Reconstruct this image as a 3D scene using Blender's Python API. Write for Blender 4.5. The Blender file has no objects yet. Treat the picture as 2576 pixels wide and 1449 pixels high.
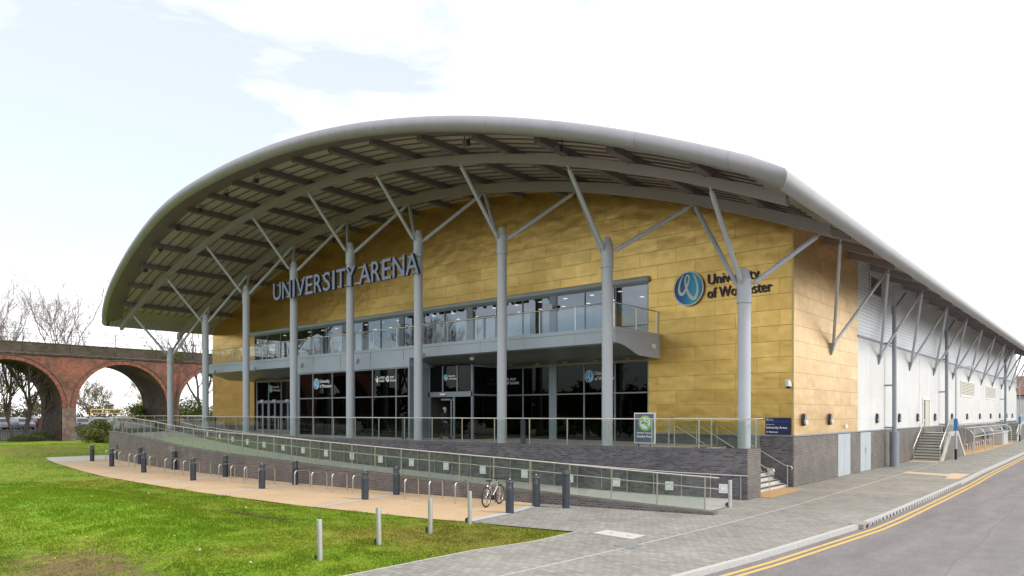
import bpy, bmesh, math, random
from math import sin, cos, pi, sqrt, radians, atan2, asin
from mathutils import Vector, Matrix, noise as mnoise
random.seed(7)
SC = bpy.context.scene
COL = SC.collection

# ------------------------------------------------------------------ camera
H = 3.27
cam = bpy.data.cameras.new('camera')
cam.sensor_width = 36.0
cam.lens = 1778 / 2576 * 36
cam.shift_y = (1040 - 724.5) / 2576
cam.clip_start = 0.1
cam.clip_end = 3000
camo = bpy.data.objects.new('camera', cam)
COL.objects.link(camo)
camo.location = (0, 0, H)
camo.rotation_euler = (radians(90), 0, atan2(.6513, .7587))
SC.camera = camo

# ------------------------------------------------------------------ world
SUN = Vector((1.0, .28, 1.0)).normalized()
w = bpy.data.worlds.new('World')
SC.world = w
w.use_nodes = True
nt = w.node_tree
N, L = nt.nodes, nt.links
N.clear()
sky = N.new('ShaderNodeTexSky')
sky.sky_type = 'NISHITA'
sky.sun_disc = False
sky.sun_elevation = asin(SUN.z)
sky.sun_rotation = atan2(SUN.x, SUN.y)
sky.air_density = 1.0
sky.dust_density = 1.5
bg1 = N.new('ShaderNodeBackground')
bg1.inputs[1].default_value = 0.12
L.new(sky.outputs[0], bg1.inputs[0])
bg2 = N.new('ShaderNodeBackground')
bg2.inputs[0].default_value = (.97, .985, 1, 1)
bg2.inputs[1].default_value = 1.22
tc = N.new('ShaderNodeTexCoord')
mp = N.new('ShaderNodeMapping')
mp.inputs['Scale'].default_value = (1.0, 1.0, 2.6)
mp.inputs['Location'].default_value = (.35, .1, .2)
L.new(tc.outputs['Generated'], mp.inputs[0])
nz = N.new('ShaderNodeTexNoise')
nz.inputs['Scale'].default_value = 2.4
nz.inputs['Detail'].default_value = 7
nz.inputs['Roughness'].default_value = .55
nz.inputs['Distortion'].default_value = .35
L.new(mp.outputs[0], nz.inputs[0])
# less cloud towards the open patch of sky high over the viaduct and low behind the viewer
dot = N.new('ShaderNodeVectorMath')
dot.operation = 'DOT_PRODUCT'
dot.inputs[1].default_value = (-.80, .22, .56)
L.new(tc.outputs['Generated'], dot.inputs[0])
mr = N.new('ShaderNodeMapRange')
mr.inputs[1].default_value = .70
mr.inputs[2].default_value = 1.0
mr.inputs[3].default_value = .36
mr.inputs[4].default_value = -.07
L.new(dot.outputs['Value'], mr.inputs[0])
dot2 = N.new('ShaderNodeVectorMath')
dot2.operation = 'DOT_PRODUCT'
dot2.inputs[1].default_value = (-.15, -.98, .12)
L.new(tc.outputs['Generated'], dot2.inputs[0])
mr2 = N.new('ShaderNodeMapRange')
mr2.interpolation_type = 'SMOOTHSTEP'
mr2.inputs[1].default_value = .1
mr2.inputs[2].default_value = .75
mr2.inputs[3].default_value = 0
mr2.inputs[4].default_value = 1
L.new(dot2.outputs['Value'], mr2.inputs[0])
sepg = N.new('ShaderNodeSeparateXYZ')
L.new(tc.outputs['Generated'], sepg.inputs[0])
mrz = N.new('ShaderNodeMapRange')
mrz.interpolation_type = 'SMOOTHSTEP'
mrz.inputs[1].default_value = .20
mrz.inputs[2].default_value = .42
mrz.inputs[3].default_value = 1
mrz.inputs[4].default_value = 0
L.new(sepg.outputs[2], mrz.inputs[0])
low = N.new('ShaderNodeMath')
low.operation = 'MULTIPLY'
L.new(mr2.outputs[0], low.inputs[0])
L.new(mrz.outputs[0], low.inputs[1])
lowc = N.new('ShaderNodeMath')
lowc.operation = 'MULTIPLY'
lowc.inputs[1].default_value = -.42
L.new(low.outputs[0], lowc.inputs[0])
ad = N.new('ShaderNodeMath')
ad.operation = 'ADD'
L.new(nz.outputs[0], ad.inputs[0])
L.new(mr.outputs[0], ad.inputs[1])
ad2 = N.new('ShaderNodeMath')
ad2.operation = 'ADD'
L.new(ad.outputs[0], ad2.inputs[0])
L.new(lowc.outputs[0], ad2.inputs[1])
rp = N.new('ShaderNodeValToRGB')
rp.color_ramp.elements[0].position = .36
rp.color_ramp.elements[0].color = (.02, .02, .02, 1)
rp.color_ramp.elements[1].position = .70
rp.color_ramp.elements[1].color = (1, 1, 1, 1)
L.new(ad2.outputs[0], rp.inputs[0])
mr3 = N.new('ShaderNodeMapRange')
mr3.inputs[1].default_value = 0
mr3.inputs[2].default_value = 1
mr3.inputs[3].default_value = .40
mr3.inputs[4].default_value = .05
L.new(low.outputs[0], mr3.inputs[0])
mxm = N.new('ShaderNodeMath')
mxm.operation = 'MAXIMUM'
L.new(rp.outputs[0], mxm.inputs[0])
L.new(mr3.outputs[0], mxm.inputs[1])
mx = N.new('ShaderNodeMixShader')
L.new(mxm.outputs[0], mx.inputs[0])
L.new(bg1.outputs[0], mx.inputs[1])
L.new(bg2.outputs[0], mx.inputs[2])
wo = N.new('ShaderNodeOutputWorld')
L.new(mx.outputs[0], wo.inputs[0])

sl = bpy.data.lights.new('sun', 'SUN')
sl.energy = 1.5
sl.angle = radians(10)
sl.color = (1, .95, .87)
so = bpy.data.objects.new('sun', sl)
COL.objects.link(so)
so.rotation_euler = SUN.to_track_quat('Z', 'Y').to_euler()
so.location = (60, 20, 80)

vs = SC.view_settings
SC.display_settings.display_device = 'sRGB'
vs.view_transform = 'Standard'
vs.look = 'None'
vs.exposure = 0.55
vs.gamma = 1
vs.use_curve_mapping = False
SC.render.engine = 'CYCLES'
SC.cycles.max_bounces = 10
SC.cycles.transparent_max_bounces = 24
SC.cycles.glossy_bounces = 4
SC.cycles.use_denoising = True


# ------------------------------------------------------------------ materials
def sn(nt, typ, **kw):
    n = nt.nodes.new(typ)
    for k, v in kw.items():
        setattr(n, k, v)
    return n


def newmat(name):
    m = bpy.data.materials.new(name)
    m.use_nodes = True
    nt = m.node_tree
    nt.nodes.clear()
    out = sn(nt, 'ShaderNodeOutputMaterial')
    b = sn(nt, 'ShaderNodeBsdfPrincipled')
    nt.links.new(b.outputs[0], out.inputs[0])
    return m, nt, b, out


def posn(nt):
    return sn(nt, 'ShaderNodeNewGeometry').outputs['Position']


def noise(nt, vec, scale, detail=4, rough=.55):
    n = sn(nt, 'ShaderNodeTexNoise')
    n.inputs['Scale'].default_value = scale
    n.inputs['Detail'].default_value = detail
    n.inputs['Roughness'].default_value = rough
    nt.links.new(vec, n.inputs['Vector'])
    return n.outputs[0]


def ramp(nt, fac, stops):
    r = sn(nt, 'ShaderNodeValToRGB')
    e = r.color_ramp.elements
    e[0].position, e[0].color = stops[0][0], (*stops[0][1], 1)
    e[1].position, e[1].color = stops[-1][0], (*stops[-1][1], 1)
    for p, c in stops[1:-1]:
        x = e.new(p)
        x.color = (*c, 1)
    nt.links.new(fac, r.inputs[0])
    return r.outputs[0]


def mixc(nt, fac, a, b, mode='MIX'):
    m = sn(nt, 'ShaderNodeMix', data_type='RGBA', blend_type=mode)
    for i, v in ((0, fac), (6, a), (7, b)):
        if isinstance(v, (int, float)):
            m.inputs[i].default_value = v
        elif isinstance(v, tuple):
            m.inputs[i].default_value = (*v, 1) if len(v) == 3 else v
        else:
            nt.links.new(v, m.inputs[i])
    return m.outputs[2]


def math_(nt, op, a, b=0.0, c=None):
    m = sn(nt, 'ShaderNodeMath', operation=op)
    for i, v in enumerate((a, b) if c is None else (a, b, c)):
        if isinstance(v, (int, float)):
            m.inputs[i].default_value = v
        else:
            nt.links.new(v, m.inputs[i])
    return m.outputs[0]


def bump(nt, b, hgt, strength=.3, dist=.02):
    n = sn(nt, 'ShaderNodeBump')
    n.inputs['Strength'].default_value = strength
    n.inputs['Distance'].default_value = dist
    nt.links.new(hgt, n.inputs['Height'])
    nt.links.new(n.outputs[0], b.inputs['Normal'])


def swz(nt, vec, order):
    s = sn(nt, 'ShaderNodeSeparateXYZ')
    nt.links.new(vec, s.inputs[0])
    c = sn(nt, 'ShaderNodeCombineXYZ')
    for i, ch in enumerate(order):
        if ch == 's':
            ad_ = sn(nt, 'ShaderNodeMath', operation='ADD')
            nt.links.new(s.outputs[0], ad_.inputs[0])
            nt.links.new(s.outputs[1], ad_.inputs[1])
            nt.links.new(ad_.outputs[0], c.inputs[i])
        elif ch in 'xyz':
            nt.links.new(s.outputs['xyz'.index(ch)], c.inputs[i])
    return c.outputs[0]


def vscale(nt, vec, s):
    m = sn(nt, 'ShaderNodeVectorMath', operation='MULTIPLY')
    nt.links.new(vec, m.inputs[0])
    m.inputs[1].default_value = s
    return m.outputs[0]


def simple(name, col, rough=.5, metal=0, var=.12, scale=3., spec=.5, bmp=0, emit=0):
    m, nt, b, o = newmat(name)
    p = posn(nt)
    f = noise(nt, p, scale, 5)
    lo = tuple(c * (1 - var) for c in col)
    hi = tuple(min(1, c * (1 + var)) for c in col)
    c = ramp(nt, f, [(.3, lo), (.7, hi)])
    nt.links.new(c, b.inputs['Base Color'])
    b.inputs['Roughness'].default_value = rough
    b.inputs['Metallic'].default_value = metal
    b.inputs['Specular IOR Level'].default_value = spec
    if bmp:
        bump(nt, b, noise(nt, p, scale * 12, 4), bmp, .01)
    if emit:
        b.inputs['Emission Color'].default_value = (*col, 1)
        b.inputs['Emission Strength'].default_value = emit
    return m


def brickmat(name, order, c1, c2, mortar, bw, rh, ms=.012, rough=.6, bmp=.4, wear=None, spec=.4, offs=.5, bias=0.):
    m, nt, b, o = newmat(name)
    p = posn(nt)
    v = swz(nt, p, order)
    t = sn(nt, 'ShaderNodeTexBrick')
    t.offset = offs
    t.inputs['Color1'].default_value = (*c1, 1)
    t.inputs['Color2'].default_value = (*c2, 1)
    t.inputs['Mortar'].default_value = (*mortar, 1)
    t.inputs['Scale'].default_value = 1
    t.inputs['Brick Width'].default_value = bw
    t.inputs['Row Height'].default_value = rh
    t.inputs['Mortar Size'].default_value = ms
    t.inputs['Mortar Smooth'].default_value = .2
    t.inputs['Bias'].default_value = bias
    nt.links.new(v, t.inputs['Vector'])
    f = noise(nt, p, 1.1, 6, .6)
    c = mixc(nt, 1.0, t.outputs[0], ramp(nt, f, [(.3, (.72, .72, .74)), (.7, (1.18, 1.16, 1.12))]), 'MULTIPLY')
    if wear:
        f2 = noise(nt, swz(nt, p, 'xyz'), wear[1], 6, .65)
        c = mixc(nt, ramp(nt, f2, [(wear[2], (0, 0, 0)), (wear[3], (1, 1, 1))]), c, wear[0])
    nt.links.new(c, b.inputs['Base Color'])
    b.inputs['Roughness'].default_value = rough
    b.inputs['Specular IOR Level'].default_value = spec
    inv = math_(nt, 'SUBTRACT', 1.0, t.outputs['Fac'])
    hg = math_(nt, 'ADD', inv, math_(nt, 'MULTIPLY', noise(nt, p, 60, 3), .35))
    bump(nt, b, hg, bmp, .01)
    return m


M = {}
M['brick_x'] = brickmat('engineering brick front', 'xz.', (.060, .056, .070), (.150, .140, .160), (.165, .155, .155), .225, .075, .009,
                        .45, .3)
M['brick_y'] = brickmat('engineering brick side', 'sz.', (.080, .070, .066), (.15, .132, .122), (.25, .225, .205), .225, .075, .011, .5, .4)
M['brick_w'] = brickmat('engineering brick with lime bloom', 'xz.', (.070, .060, .066), (.135, .118, .122), (.24, .21, .20), .225, .075, .012,
                        .45, .3, wear=((.44, .39, .37), .5, .58, .86))
M['coping'] = simple('brick coping', (.15, .135, .125), .6, var=.25, scale=9)
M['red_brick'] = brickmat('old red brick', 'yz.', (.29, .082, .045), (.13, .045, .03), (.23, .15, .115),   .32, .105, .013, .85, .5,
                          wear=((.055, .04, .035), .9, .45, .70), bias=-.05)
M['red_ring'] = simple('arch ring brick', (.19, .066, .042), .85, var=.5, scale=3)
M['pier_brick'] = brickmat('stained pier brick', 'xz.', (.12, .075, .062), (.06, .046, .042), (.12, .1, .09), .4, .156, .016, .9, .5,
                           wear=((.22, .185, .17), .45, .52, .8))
M['dark_stone'] = simple('sooty stone', (.085, .07, .06), .9, var=.45, scale=2.5, bmp=.3)
M['steel_paint'] = simple('pale grey painted steel', (.45, .475, .52), .38, .0, .03, .8)
M['beam_paint'] = simple('grey painted beam', (.30, .26, .27), .5, .0, .06, 1.)
M['rafter_paint'] = simple('dark grey painted rafter', (.145, .125, .125), .5, .0, .06, 1.)
M['fascia_panel'] = simple('blue grey balcony fascia', (.36, .41, .47), .4, .0, .04, .6)
M['soffit_shade'] = simple('balcony soffit with shade in colour', (.16, .17, .165), .3, .0, .05, .6)  # same panel as the fascia, with the underside shade put into its colour
M['frame_grey'] = simple('window frame grey', (.26, .29, .33), .45, .2, .04, 1.)
M['stainless'] = simple('brushed stainless', (.66, .63, .57), .3, 1., .06, 6.)
M['stainless_matt'] = simple('matt stainless', (.62, .62, .60), .42, .85, .06, 6.)
M['bollard_paint'] = simple('slate blue bollard paint', (.035, .045, .06), .42, 0, .15, 4.)
M['white_paint'] = simple('white paint', (.78, .78, .77), .5, 0, .03, 2.)
M['white_plastic'] = simple('white plastic', (.75, .75, .74), .35, 0, .03, 2.)
M['black'] = simple('black rubber', (.012, .012, .013), .6, 0, .2, 5.)
M['black_glossy'] = simple('black plastic', (.015, .015, .017), .3, 0, .2, 5.)
M['grey_dark'] = simple('dark grey metal', (.06, .06, .065), .4, .3, .1, 3.)
M['service_door'] = simple('pale grey door', (.42, .46, .49), .45, 0, .03, 1.)
M['concrete'] = simple('pale concrete', (.44, .43, .38), .8, 0, .15, 4., bmp=.15)
M['ramp_conc'] = simple('ramp surface', (.37, .37, .335), .8, 0, .12, 5., bmp=.2)
M['step_white'] = simple('pale step', (.52, .50, .46), .75, 0, .1, 5.)
M['step_dark'] = simple('dark step tread', (.07, .06, .055), .7, 0, .1, 5.)
M['tactile'] = simple('buff tactile paving', (.50, .31, .14), .85, 0, .12, 30., bmp=.6)
M['tactile_pale'] = simple('pale buff tactile paving', (.55, .42, .28), .85, 0, .12, 30., bmp=.6)
M['kerb'] = simple('granite kerb', (.44, .43, .42), .8, 0, .12, 12., bmp=.2)
M['kerb_dark'] = simple('drain kerb', (.30, .27, .25), .85, 0, .2, 9.)
M['yellow_line'] = simple('worn yellow road paint', (.62, .40, .11), .75, 0, .14, 14.)
def worn_line():
    m, nt, b, o = newmat('worn yellow road paint')
    p = posn(nt)
    f = noise(nt, vscale(nt, p, (3, 1, 1)), 2.2, 8, .7)
    g = noise(nt, p, 18, 4, .7)
    c = ramp(nt, g, [(.3, (.54, .34, .10)), (.7, (.66, .44, .14))])
    k = math_(nt, 'ADD', math_(nt, 'MULTIPLY', f, .7), math_(nt, 'MULTIPLY', g, .3))
    c = mixc(nt, ramp(nt, k, [(.54, (0, 0, 0)), (.68, (.75, .75, .75))]), c, (.19, .175, .165))
    nt.links.new(c, b.inputs['Base Color'])
    b.inputs['Roughness'].default_value = .8
    return m


M['yellow_line'] = worn_line()
M['strip_grey'] = simple('grey stone band', (.42, .43, .44), .75, 0, .1, 10.)
M['pale_line'] = simple('pale joint strip', (.44, .42, .38), .8, 0, .1, 10.)
M['cover_pale'] = simple('pale concrete cover', (.50, .48, .44), .8, 0, .06, 14.)
M['cover_dark'] = simple('grey tray cover', (.21, .21, .21), .8, 0, .18, 40., bmp=.4)
M['blue_sign'] = simple('navy sign', (.010, .018, .085), .35, 0, .04, 2.)
M['poster_navy'] = simple('faded navy poster', (.12, .13, .21), .3, 0, .06, 4.)
M['poster_green'] = simple('green print', (.28, .55, .15), .4, 0, .04, 2.)
M['text_white'] = simple('white lettering', (.80, .82, .85), .5, 0, .02, 2.)
M['text_navy'] = simple('navy lettering', (.030, .030, .075), .35, 0, .05, 2.)
M['logo_navy'] = simple('logo navy', (.015, .04, .14), .3, 0, .05, 2.)
M['banner_blue'] = simple('blue banner', (.04, .22, .60), .5, 0, .05, 2.)
M['sign_letter'] = simple('lilac grey letter face', (.22, .245, .36), .4, 0, .04, 2.)
M['sign_return'] = simple('letter side', (.030, .036, .055), .4, 0, .05, 2.)
M['lamp_glass'] = simple('lamp diffuser', (.62, .63, .62), .25, 0, .03, 3.)
M['skin'] = simple('skin', (.50, .27, .19), .5, 0, .06, 20.)
M['grey_hair'] = simple('grey hair', (.42, .40, .38), .8, 0, .2, 60.)
M['navy_cloth'] = simple('navy cloth', (.016, .019, .042), .9, 0, .2, 10.)
M['dark_cloth'] = simple('charcoal cloth', (.018, .017, .017), .9, 0, .2, 10.)
M['bark'] = simple('bark', (.085, .062, .052), .9, 0, .4, 6.)
M['twig'] = simple('twigs', (.15, .105, .09), .9, 0, .3, 2.)
M['twig_far'] = simple('pale thin twigs', (.27, .215, .195), .9, 0, .25, 2.)
M['twig_pale'] = simple('budding twigs', (.17, .135, .085), .9, 0, .35, 2.)
M['silver_paint'] = simple('silver bicycle paint', (.62, .63, .65), .3, .7, .04, 2.)
M['red_plastic'] = simple('red plastic', (.45, .02, .03), .35, 0, .1, 2.)
M['yellow_paint'] = simple('yellow paint', (.62, .42, .03), .5, 0, .05, 2.)
M['petal'] = simple('dandelion yellow', (.75, .45, .01), .7, 0, .1, 20.)
M['litter'] = simple('paper litter', (.72, .70, .68), .7, 0, .06, 20.)
M['tile_red'] = simple('clay roof tiles', (.20, .09, .06), .8, 0, .3, 8.)
M['louvre_cream'] = simple('cream louvre', (.56, .53, .43), .5, 0, .04, 2.)
M['louvre_dark'] = simple('dark louvre', (.16, .15, .16), .5, 0, .1, 2.)
M['door_panel'] = simple('grey blue door', (.30, .34, .42), .5, 0, .05, 2.)
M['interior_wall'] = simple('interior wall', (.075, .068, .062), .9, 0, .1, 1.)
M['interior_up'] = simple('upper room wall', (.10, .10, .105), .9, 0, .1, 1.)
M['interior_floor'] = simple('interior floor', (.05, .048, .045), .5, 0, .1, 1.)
M['terrace_floor'] = brickmat('terrace paving', 'xy.', (.34, .33, .30), (.40, .39, .35), (.24, .23, .21), .6, .4, .008, .8, .1)
M['green_exit'] = simple('green exit sign', (.03, .30, .10), .4, 0, .02, 2., emit=.35)
M['downlight'] = simple('ceiling lamp', (1, .86, .62), .4, 0, .01, 1., emit=5.)


def gold(name, order, col, rough, metal):
    m, nt, b, o = newmat(name)
    p = posn(nt)
    sh = sn(nt, 'ShaderNodeVectorMath', operation='ADD')
    nt.links.new(swz(nt, p, order), sh.inputs[0])
    sh.inputs[1].default_value = (18.22 + 200 * 1.02, -2.27 + 71, 0) if order[0] == 'x' else (-31.96 + 2.05 * 50, -2.27 + 71, 0)
    t = sn(nt, 'ShaderNodeTexBrick')
    t.offset = .5
    for k, v in (('Color1', (col[0] * .90, col[1] * .885, col[2] * .84, 1)), ('Color2', (col[0] * 1.06, col[1] * 1.06, col[2] * 1.06, 1)),
                 ('Mortar', (col[0] * .58, col[1] * .55, col[2] * .52, 1))):
        t.inputs[k].default_value = v
    t.inputs['Scale'].default_value = 1
    t.inputs['Brick Width'].default_value = 2.045
    t.inputs['Row Height'].default_value = .71
    t.inputs['Mortar Size'].default_value = .011
    t.inputs['Mortar Smooth'].default_value = .3
    nt.links.new(sh.outputs[0], t.inputs['Vector'])
    f = noise(nt, vscale(nt, p, (1, 1, 1.6)), 1.6, 4)
    c = mixc(nt, 1.0, t.outputs[0], ramp(nt, f, [(.3, (.95, .94, .92)), (.7, (1.04, 1.04, 1.03))]), 'MULTIPLY')
    nt.links.new(c, b.inputs['Base Color'])
    b.inputs['Metallic'].default_value = metal
    rr = math_(nt, 'MULTIPLY_ADD', noise(nt, p, 2.2, 3), .22, rough - .11)
    nt.links.new(rr, b.inputs['Roughness'])
    # oil-canning of thin sheets + pillow at the seams
    wob = noise(nt, vscale(nt, p, (.8, .8, 1.5)), 1.3, 1.5, .4)
    wob2 = noise(nt, vscale(nt, p, (2.0, 2.0, .9)), 2.0, 1, .4)
    hg = math_(nt, 'ADD', math_(nt, 'MULTIPLY', wob, 1.0), math_(nt, 'MULTIPLY', wob2, .35))
    hg = math_(nt, 'SUBTRACT', hg, math_(nt, 'MULTIPLY', t.outputs['Fac'], .25))
    bump(nt, b, hg, .32, .07)
    return m


M['gold_x'] = gold('gold metal shingle front', 'xz.', (.79, .505, .165), .33, .95)
M['gold_y_sheen'] = gold('gold metal shingle side with sun sheen', 'yz.', (.77, .54, .28), .38, .82)  # same shingles as the front; grazing sun sheen put into a paler colour


def ribbed(name, col, axis, period, depth, rough, metal, seam=None, extra=(), streak=0):
    """sheet metal with fine ribs along one axis, optional wide seams (axis, period)"""
    m, nt, b, o = newmat(name)
    p = posn(nt)
    s = sn(nt, 'ShaderNodeSeparateXYZ')
    nt.links.new(p, s.inputs[0])
    a = s.outputs['xyz'.index(axis)]
    wv = math_(nt, 'SINE', math_(nt, 'MULTIPLY', a, 2 * pi / period))
    f = noise(nt, p, .7, 4)
    c = ramp(nt, f, [(.3, tuple(x * .93 for x in col)), (.7, tuple(min(1, x * 1.05) for x in col))])
    if depth:
        c = mixc(nt, math_(nt, 'MULTIPLY_ADD', wv, .5, .5), c, tuple(x * .72 for x in col))
        bump(nt, b, wv, depth, .02)
    if seam:
        fr = math_(nt, 'FRACT', math_(nt, 'DIVIDE', math_(nt, 'ADD', s.outputs['xyz'.index(seam[0])], 500.), seam[1]))
        mk = math_(nt, 'LESS_THAN', fr, seam[2] / seam[1])
        c = mixc(nt, math_(nt, 'MULTIPLY', mk, seam[3]), c, tuple(x * .5 for x in col))
    for ax, per_, wd, k in extra:
        fr = math_(nt, 'FRACT', math_(nt, 'DIVIDE', math_(nt, 'ADD', s.outputs['xyz'.index(ax)], 500.), per_))
        c = mixc(nt, math_(nt, 'MULTIPLY', math_(nt, 'LESS_THAN', fr, wd / per_), k), c, tuple(x * .5 for x in col))
    if streak:
        g = noise(nt, vscale(nt, p, (3.5, 3.5, .16)), 1.0, 6, .65)
        c = mixc(nt, 1., c, ramp(nt, g, [(.35, (1 - streak, 1 - streak, 1 - streak)), (.62, (1.02, 1.02, 1.02))]), 'MULTIPLY')
    nt.links.new(c, b.inputs['Base Color'])
    b.inputs['Roughness'].default_value = rough
    b.inputs['Metallic'].default_value = metal
    return m


M['bullnose'] = ribbed('silver grey bullnose', (.30, .285, .31), 'x', 1, 0, .42, .25, ('x', 3.125, .03, .45), (), .06)
M['bullnose_y'] = ribbed('silver grey eaves', (.34, .34, .345), 'y', 1, 0, .42, .25, ('y', 3.1, .035, .5))
M['band'] = ribbed('soffit trim', (.185, .15, .15), 'x', .16, .25, .5, 0)
M['deck'] = ribbed('ribbed roof deck', (.47, .395, .39), 'y', .15, .18, .55, 0)
M['eave_soffit'] = ribbed('eaves soffit', (.33, .31, .28), 'y', .3, .05, .55, 0)
M['white_wall'] = ribbed('white cladding', (.66, .66, .65), 'y', 1, 0, .45, 0, ('y', 7.9, .05, .22), (('z', 1.32, .03, .16),), .07)
M['silver_wall'] = ribbed('silver cladding', (.74, .75, .77), 'z', .2, .06, .32, .35, ('y', 7.9, .05, .5))


def blockpave():
    m, nt, b, o = newmat('grey block paving')
    p = posn(nt)
    rot = sn(nt, 'ShaderNodeMapping')
    rot.inputs['Rotation'].default_value = (0, 0, radians(6))
    nt.links.new(p, rot.inputs[0])
    t = sn(nt, 'ShaderNodeTexBrick')
    t.offset = .5
    for k, v in (('Color1', (.235, .225, .205, 1)), ('Color2', (.315, .30, .275, 1)), ('Mortar', (.15, .14, .125, 1))):
        t.inputs[k].default_value = v
    t.inputs['Scale'].default_value = 1
    t.inputs['Brick Width'].default_value = .24
    t.inputs['Row Height'].default_value = .16
    t.inputs['Mortar Size'].default_value = .008
    nt.links.new(rot.outputs[0], t.inputs['Vector'])
    f = noise(nt, p, .55, 6, .6)
    g = noise(nt, p, 5, 4, .6)
    c = mixc(nt, 1., t.outputs[0], ramp(nt, f, [(.3, (.82, .81, .80)), (.7, (1.12, 1.12, 1.10))]), 'MULTIPLY')
    c = mixc(nt, 1., c, ramp(nt, g, [(.25, (.86, .86, .86)), (.75, (1.1, 1.1, 1.1))]), 'MULTIPLY')
    vz = sn(nt, 'ShaderNodeTexVoronoi')
    vz.inputs['Scale'].default_value = 1.3
    nt.links.new(p, vz.inputs['Vector'])
    c = mixc(nt, ramp(nt, vz.outputs['Distance'], [(.03, (1, 1, 1)), (.06, (0, 0, 0))]), c, (.10, .095, .09))
    nt.links.new(c, b.inputs['Base Color'])
    b.inputs['Roughness'].default_value = .85
    bump(nt, b, math_(nt, 'SUBTRACT', math_(nt, 'MULTIPLY', g, .4), t.outputs['Fac']), .35, .01)
    return m


M['paving'] = blockpave()


def resin():
    m, nt, b, o = newmat('buff resin bound gravel')
    p = posn(nt)
    v = sn(nt, 'ShaderNodeTexVoronoi')
    v.inputs['Scale'].default_value = 55
    nt.links.new(p, v.inputs['Vector'])
    f = noise(nt, p, .5, 5, .6)
    c = ramp(nt, v.outputs['Color'], [(.1, (.42, .29, .17)), (.9, (.60, .44, .275))])
    c = mixc(nt, 1., c, ramp(nt, f, [(.3, (.88, .86, .84)), (.7, (1.08, 1.08, 1.08))]), 'MULTIPLY')
    f2 = noise(nt, p, 2.2, 6, .7)
    c = mixc(nt, ramp(nt, f2, [(.68, (0, 0, 0)), (.80, (.6, .6, .6))]), c, (.34, .24, .16))
    nt.links.new(c, b.inputs['Base Color'])
    b.inputs['Roughness'].default_value = .9
    bump(nt, b, v.outputs['Distance'], .4, .01)
    return m


M['resin'] = resin()


def asphalt():
    m, nt, b, o = newmat('asphalt')
    p = posn(nt)
    v = sn(nt, 'ShaderNodeTexVoronoi')
    v.inputs['Scale'].default_value = 70
    nt.links.new(p, v.inputs['Vector'])
    f = noise(nt, vscale(nt, p, (2.0, .25, 1)), .8, 6, .6)
    g = noise(nt, p, 1.6, 6, .7)
    c = ramp(nt, v.outputs['Color'], [(.1, (.140, .131, .132)), (.9, (.225, .208, .209))])
    c = mixc(nt, 1., c, ramp(nt, f, [(.3, (.82, .82, .83)), (.7, (1.15, 1.13, 1.12))]), 'MULTIPLY')
    c = mixc(nt, 1., c, ramp(nt, g, [(.3, (.86, .86, .86)), (.7, (1.10, 1.09, 1.08))]), 'MULTIPLY')
    g3 = noise(nt, p, 9, 4, .8)
    c = mixc(nt, 1., c, ramp(nt, g3, [(.3, (.88, .88, .88)), (.7, (1.1, 1.1, 1.1))]), 'MULTIPLY')
    s3 = sn(nt, 'ShaderNodeSeparateXYZ')
    nt.links.new(p, s3.inputs[0])
    wx = math_(nt, 'ADD', s3.outputs[0], math_(nt, 'MULTIPLY', noise(nt, vscale(nt, p, (0, 1, 0)), .25, 4), .5))
    seam = math_(nt, 'LESS_THAN', math_(nt, 'ABSOLUTE', math_(nt, 'ADD', wx, 2.55)), .022)
    c = mixc(nt, math_(nt, 'MULTIPLY', seam, .3), c, (.09, .085, .085))
    vc = sn(nt, 'ShaderNodeTexVoronoi', feature='DISTANCE_TO_EDGE')
    vc.inputs['Scale'].default_value = .22
    wp = sn(nt, 'ShaderNodeVectorMath', operation='ADD')
    nz3 = sn(nt, 'ShaderNodeTexNoise')
    nz3.inputs['Scale'].default_value = 1.2
    nz3.inputs['Detail'].default_value = 6
    nt.links.new(p, nz3.inputs['Vector'])
    nt.links.new(p, wp.inputs[0])
    nt.links.new(vscale(nt, nz3.outputs[1], (1.6, 1.6, 0)), wp.inputs[1])
    nt.links.new(wp.outputs[0], vc.inputs['Vector'])
    c = mixc(nt, math_(nt, 'MULTIPLY', math_(nt, 'LESS_THAN', vc.outputs['Distance'], .003), .0), c, (.085, .08, .08))
    nt.links.new(c, b.inputs['Base Color'])
    b.inputs['Roughness'].default_value = .8
    bump(nt, b, v.outputs['Distance'], .35, .01)
    return m


M['asphalt'] = asphalt()


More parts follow.
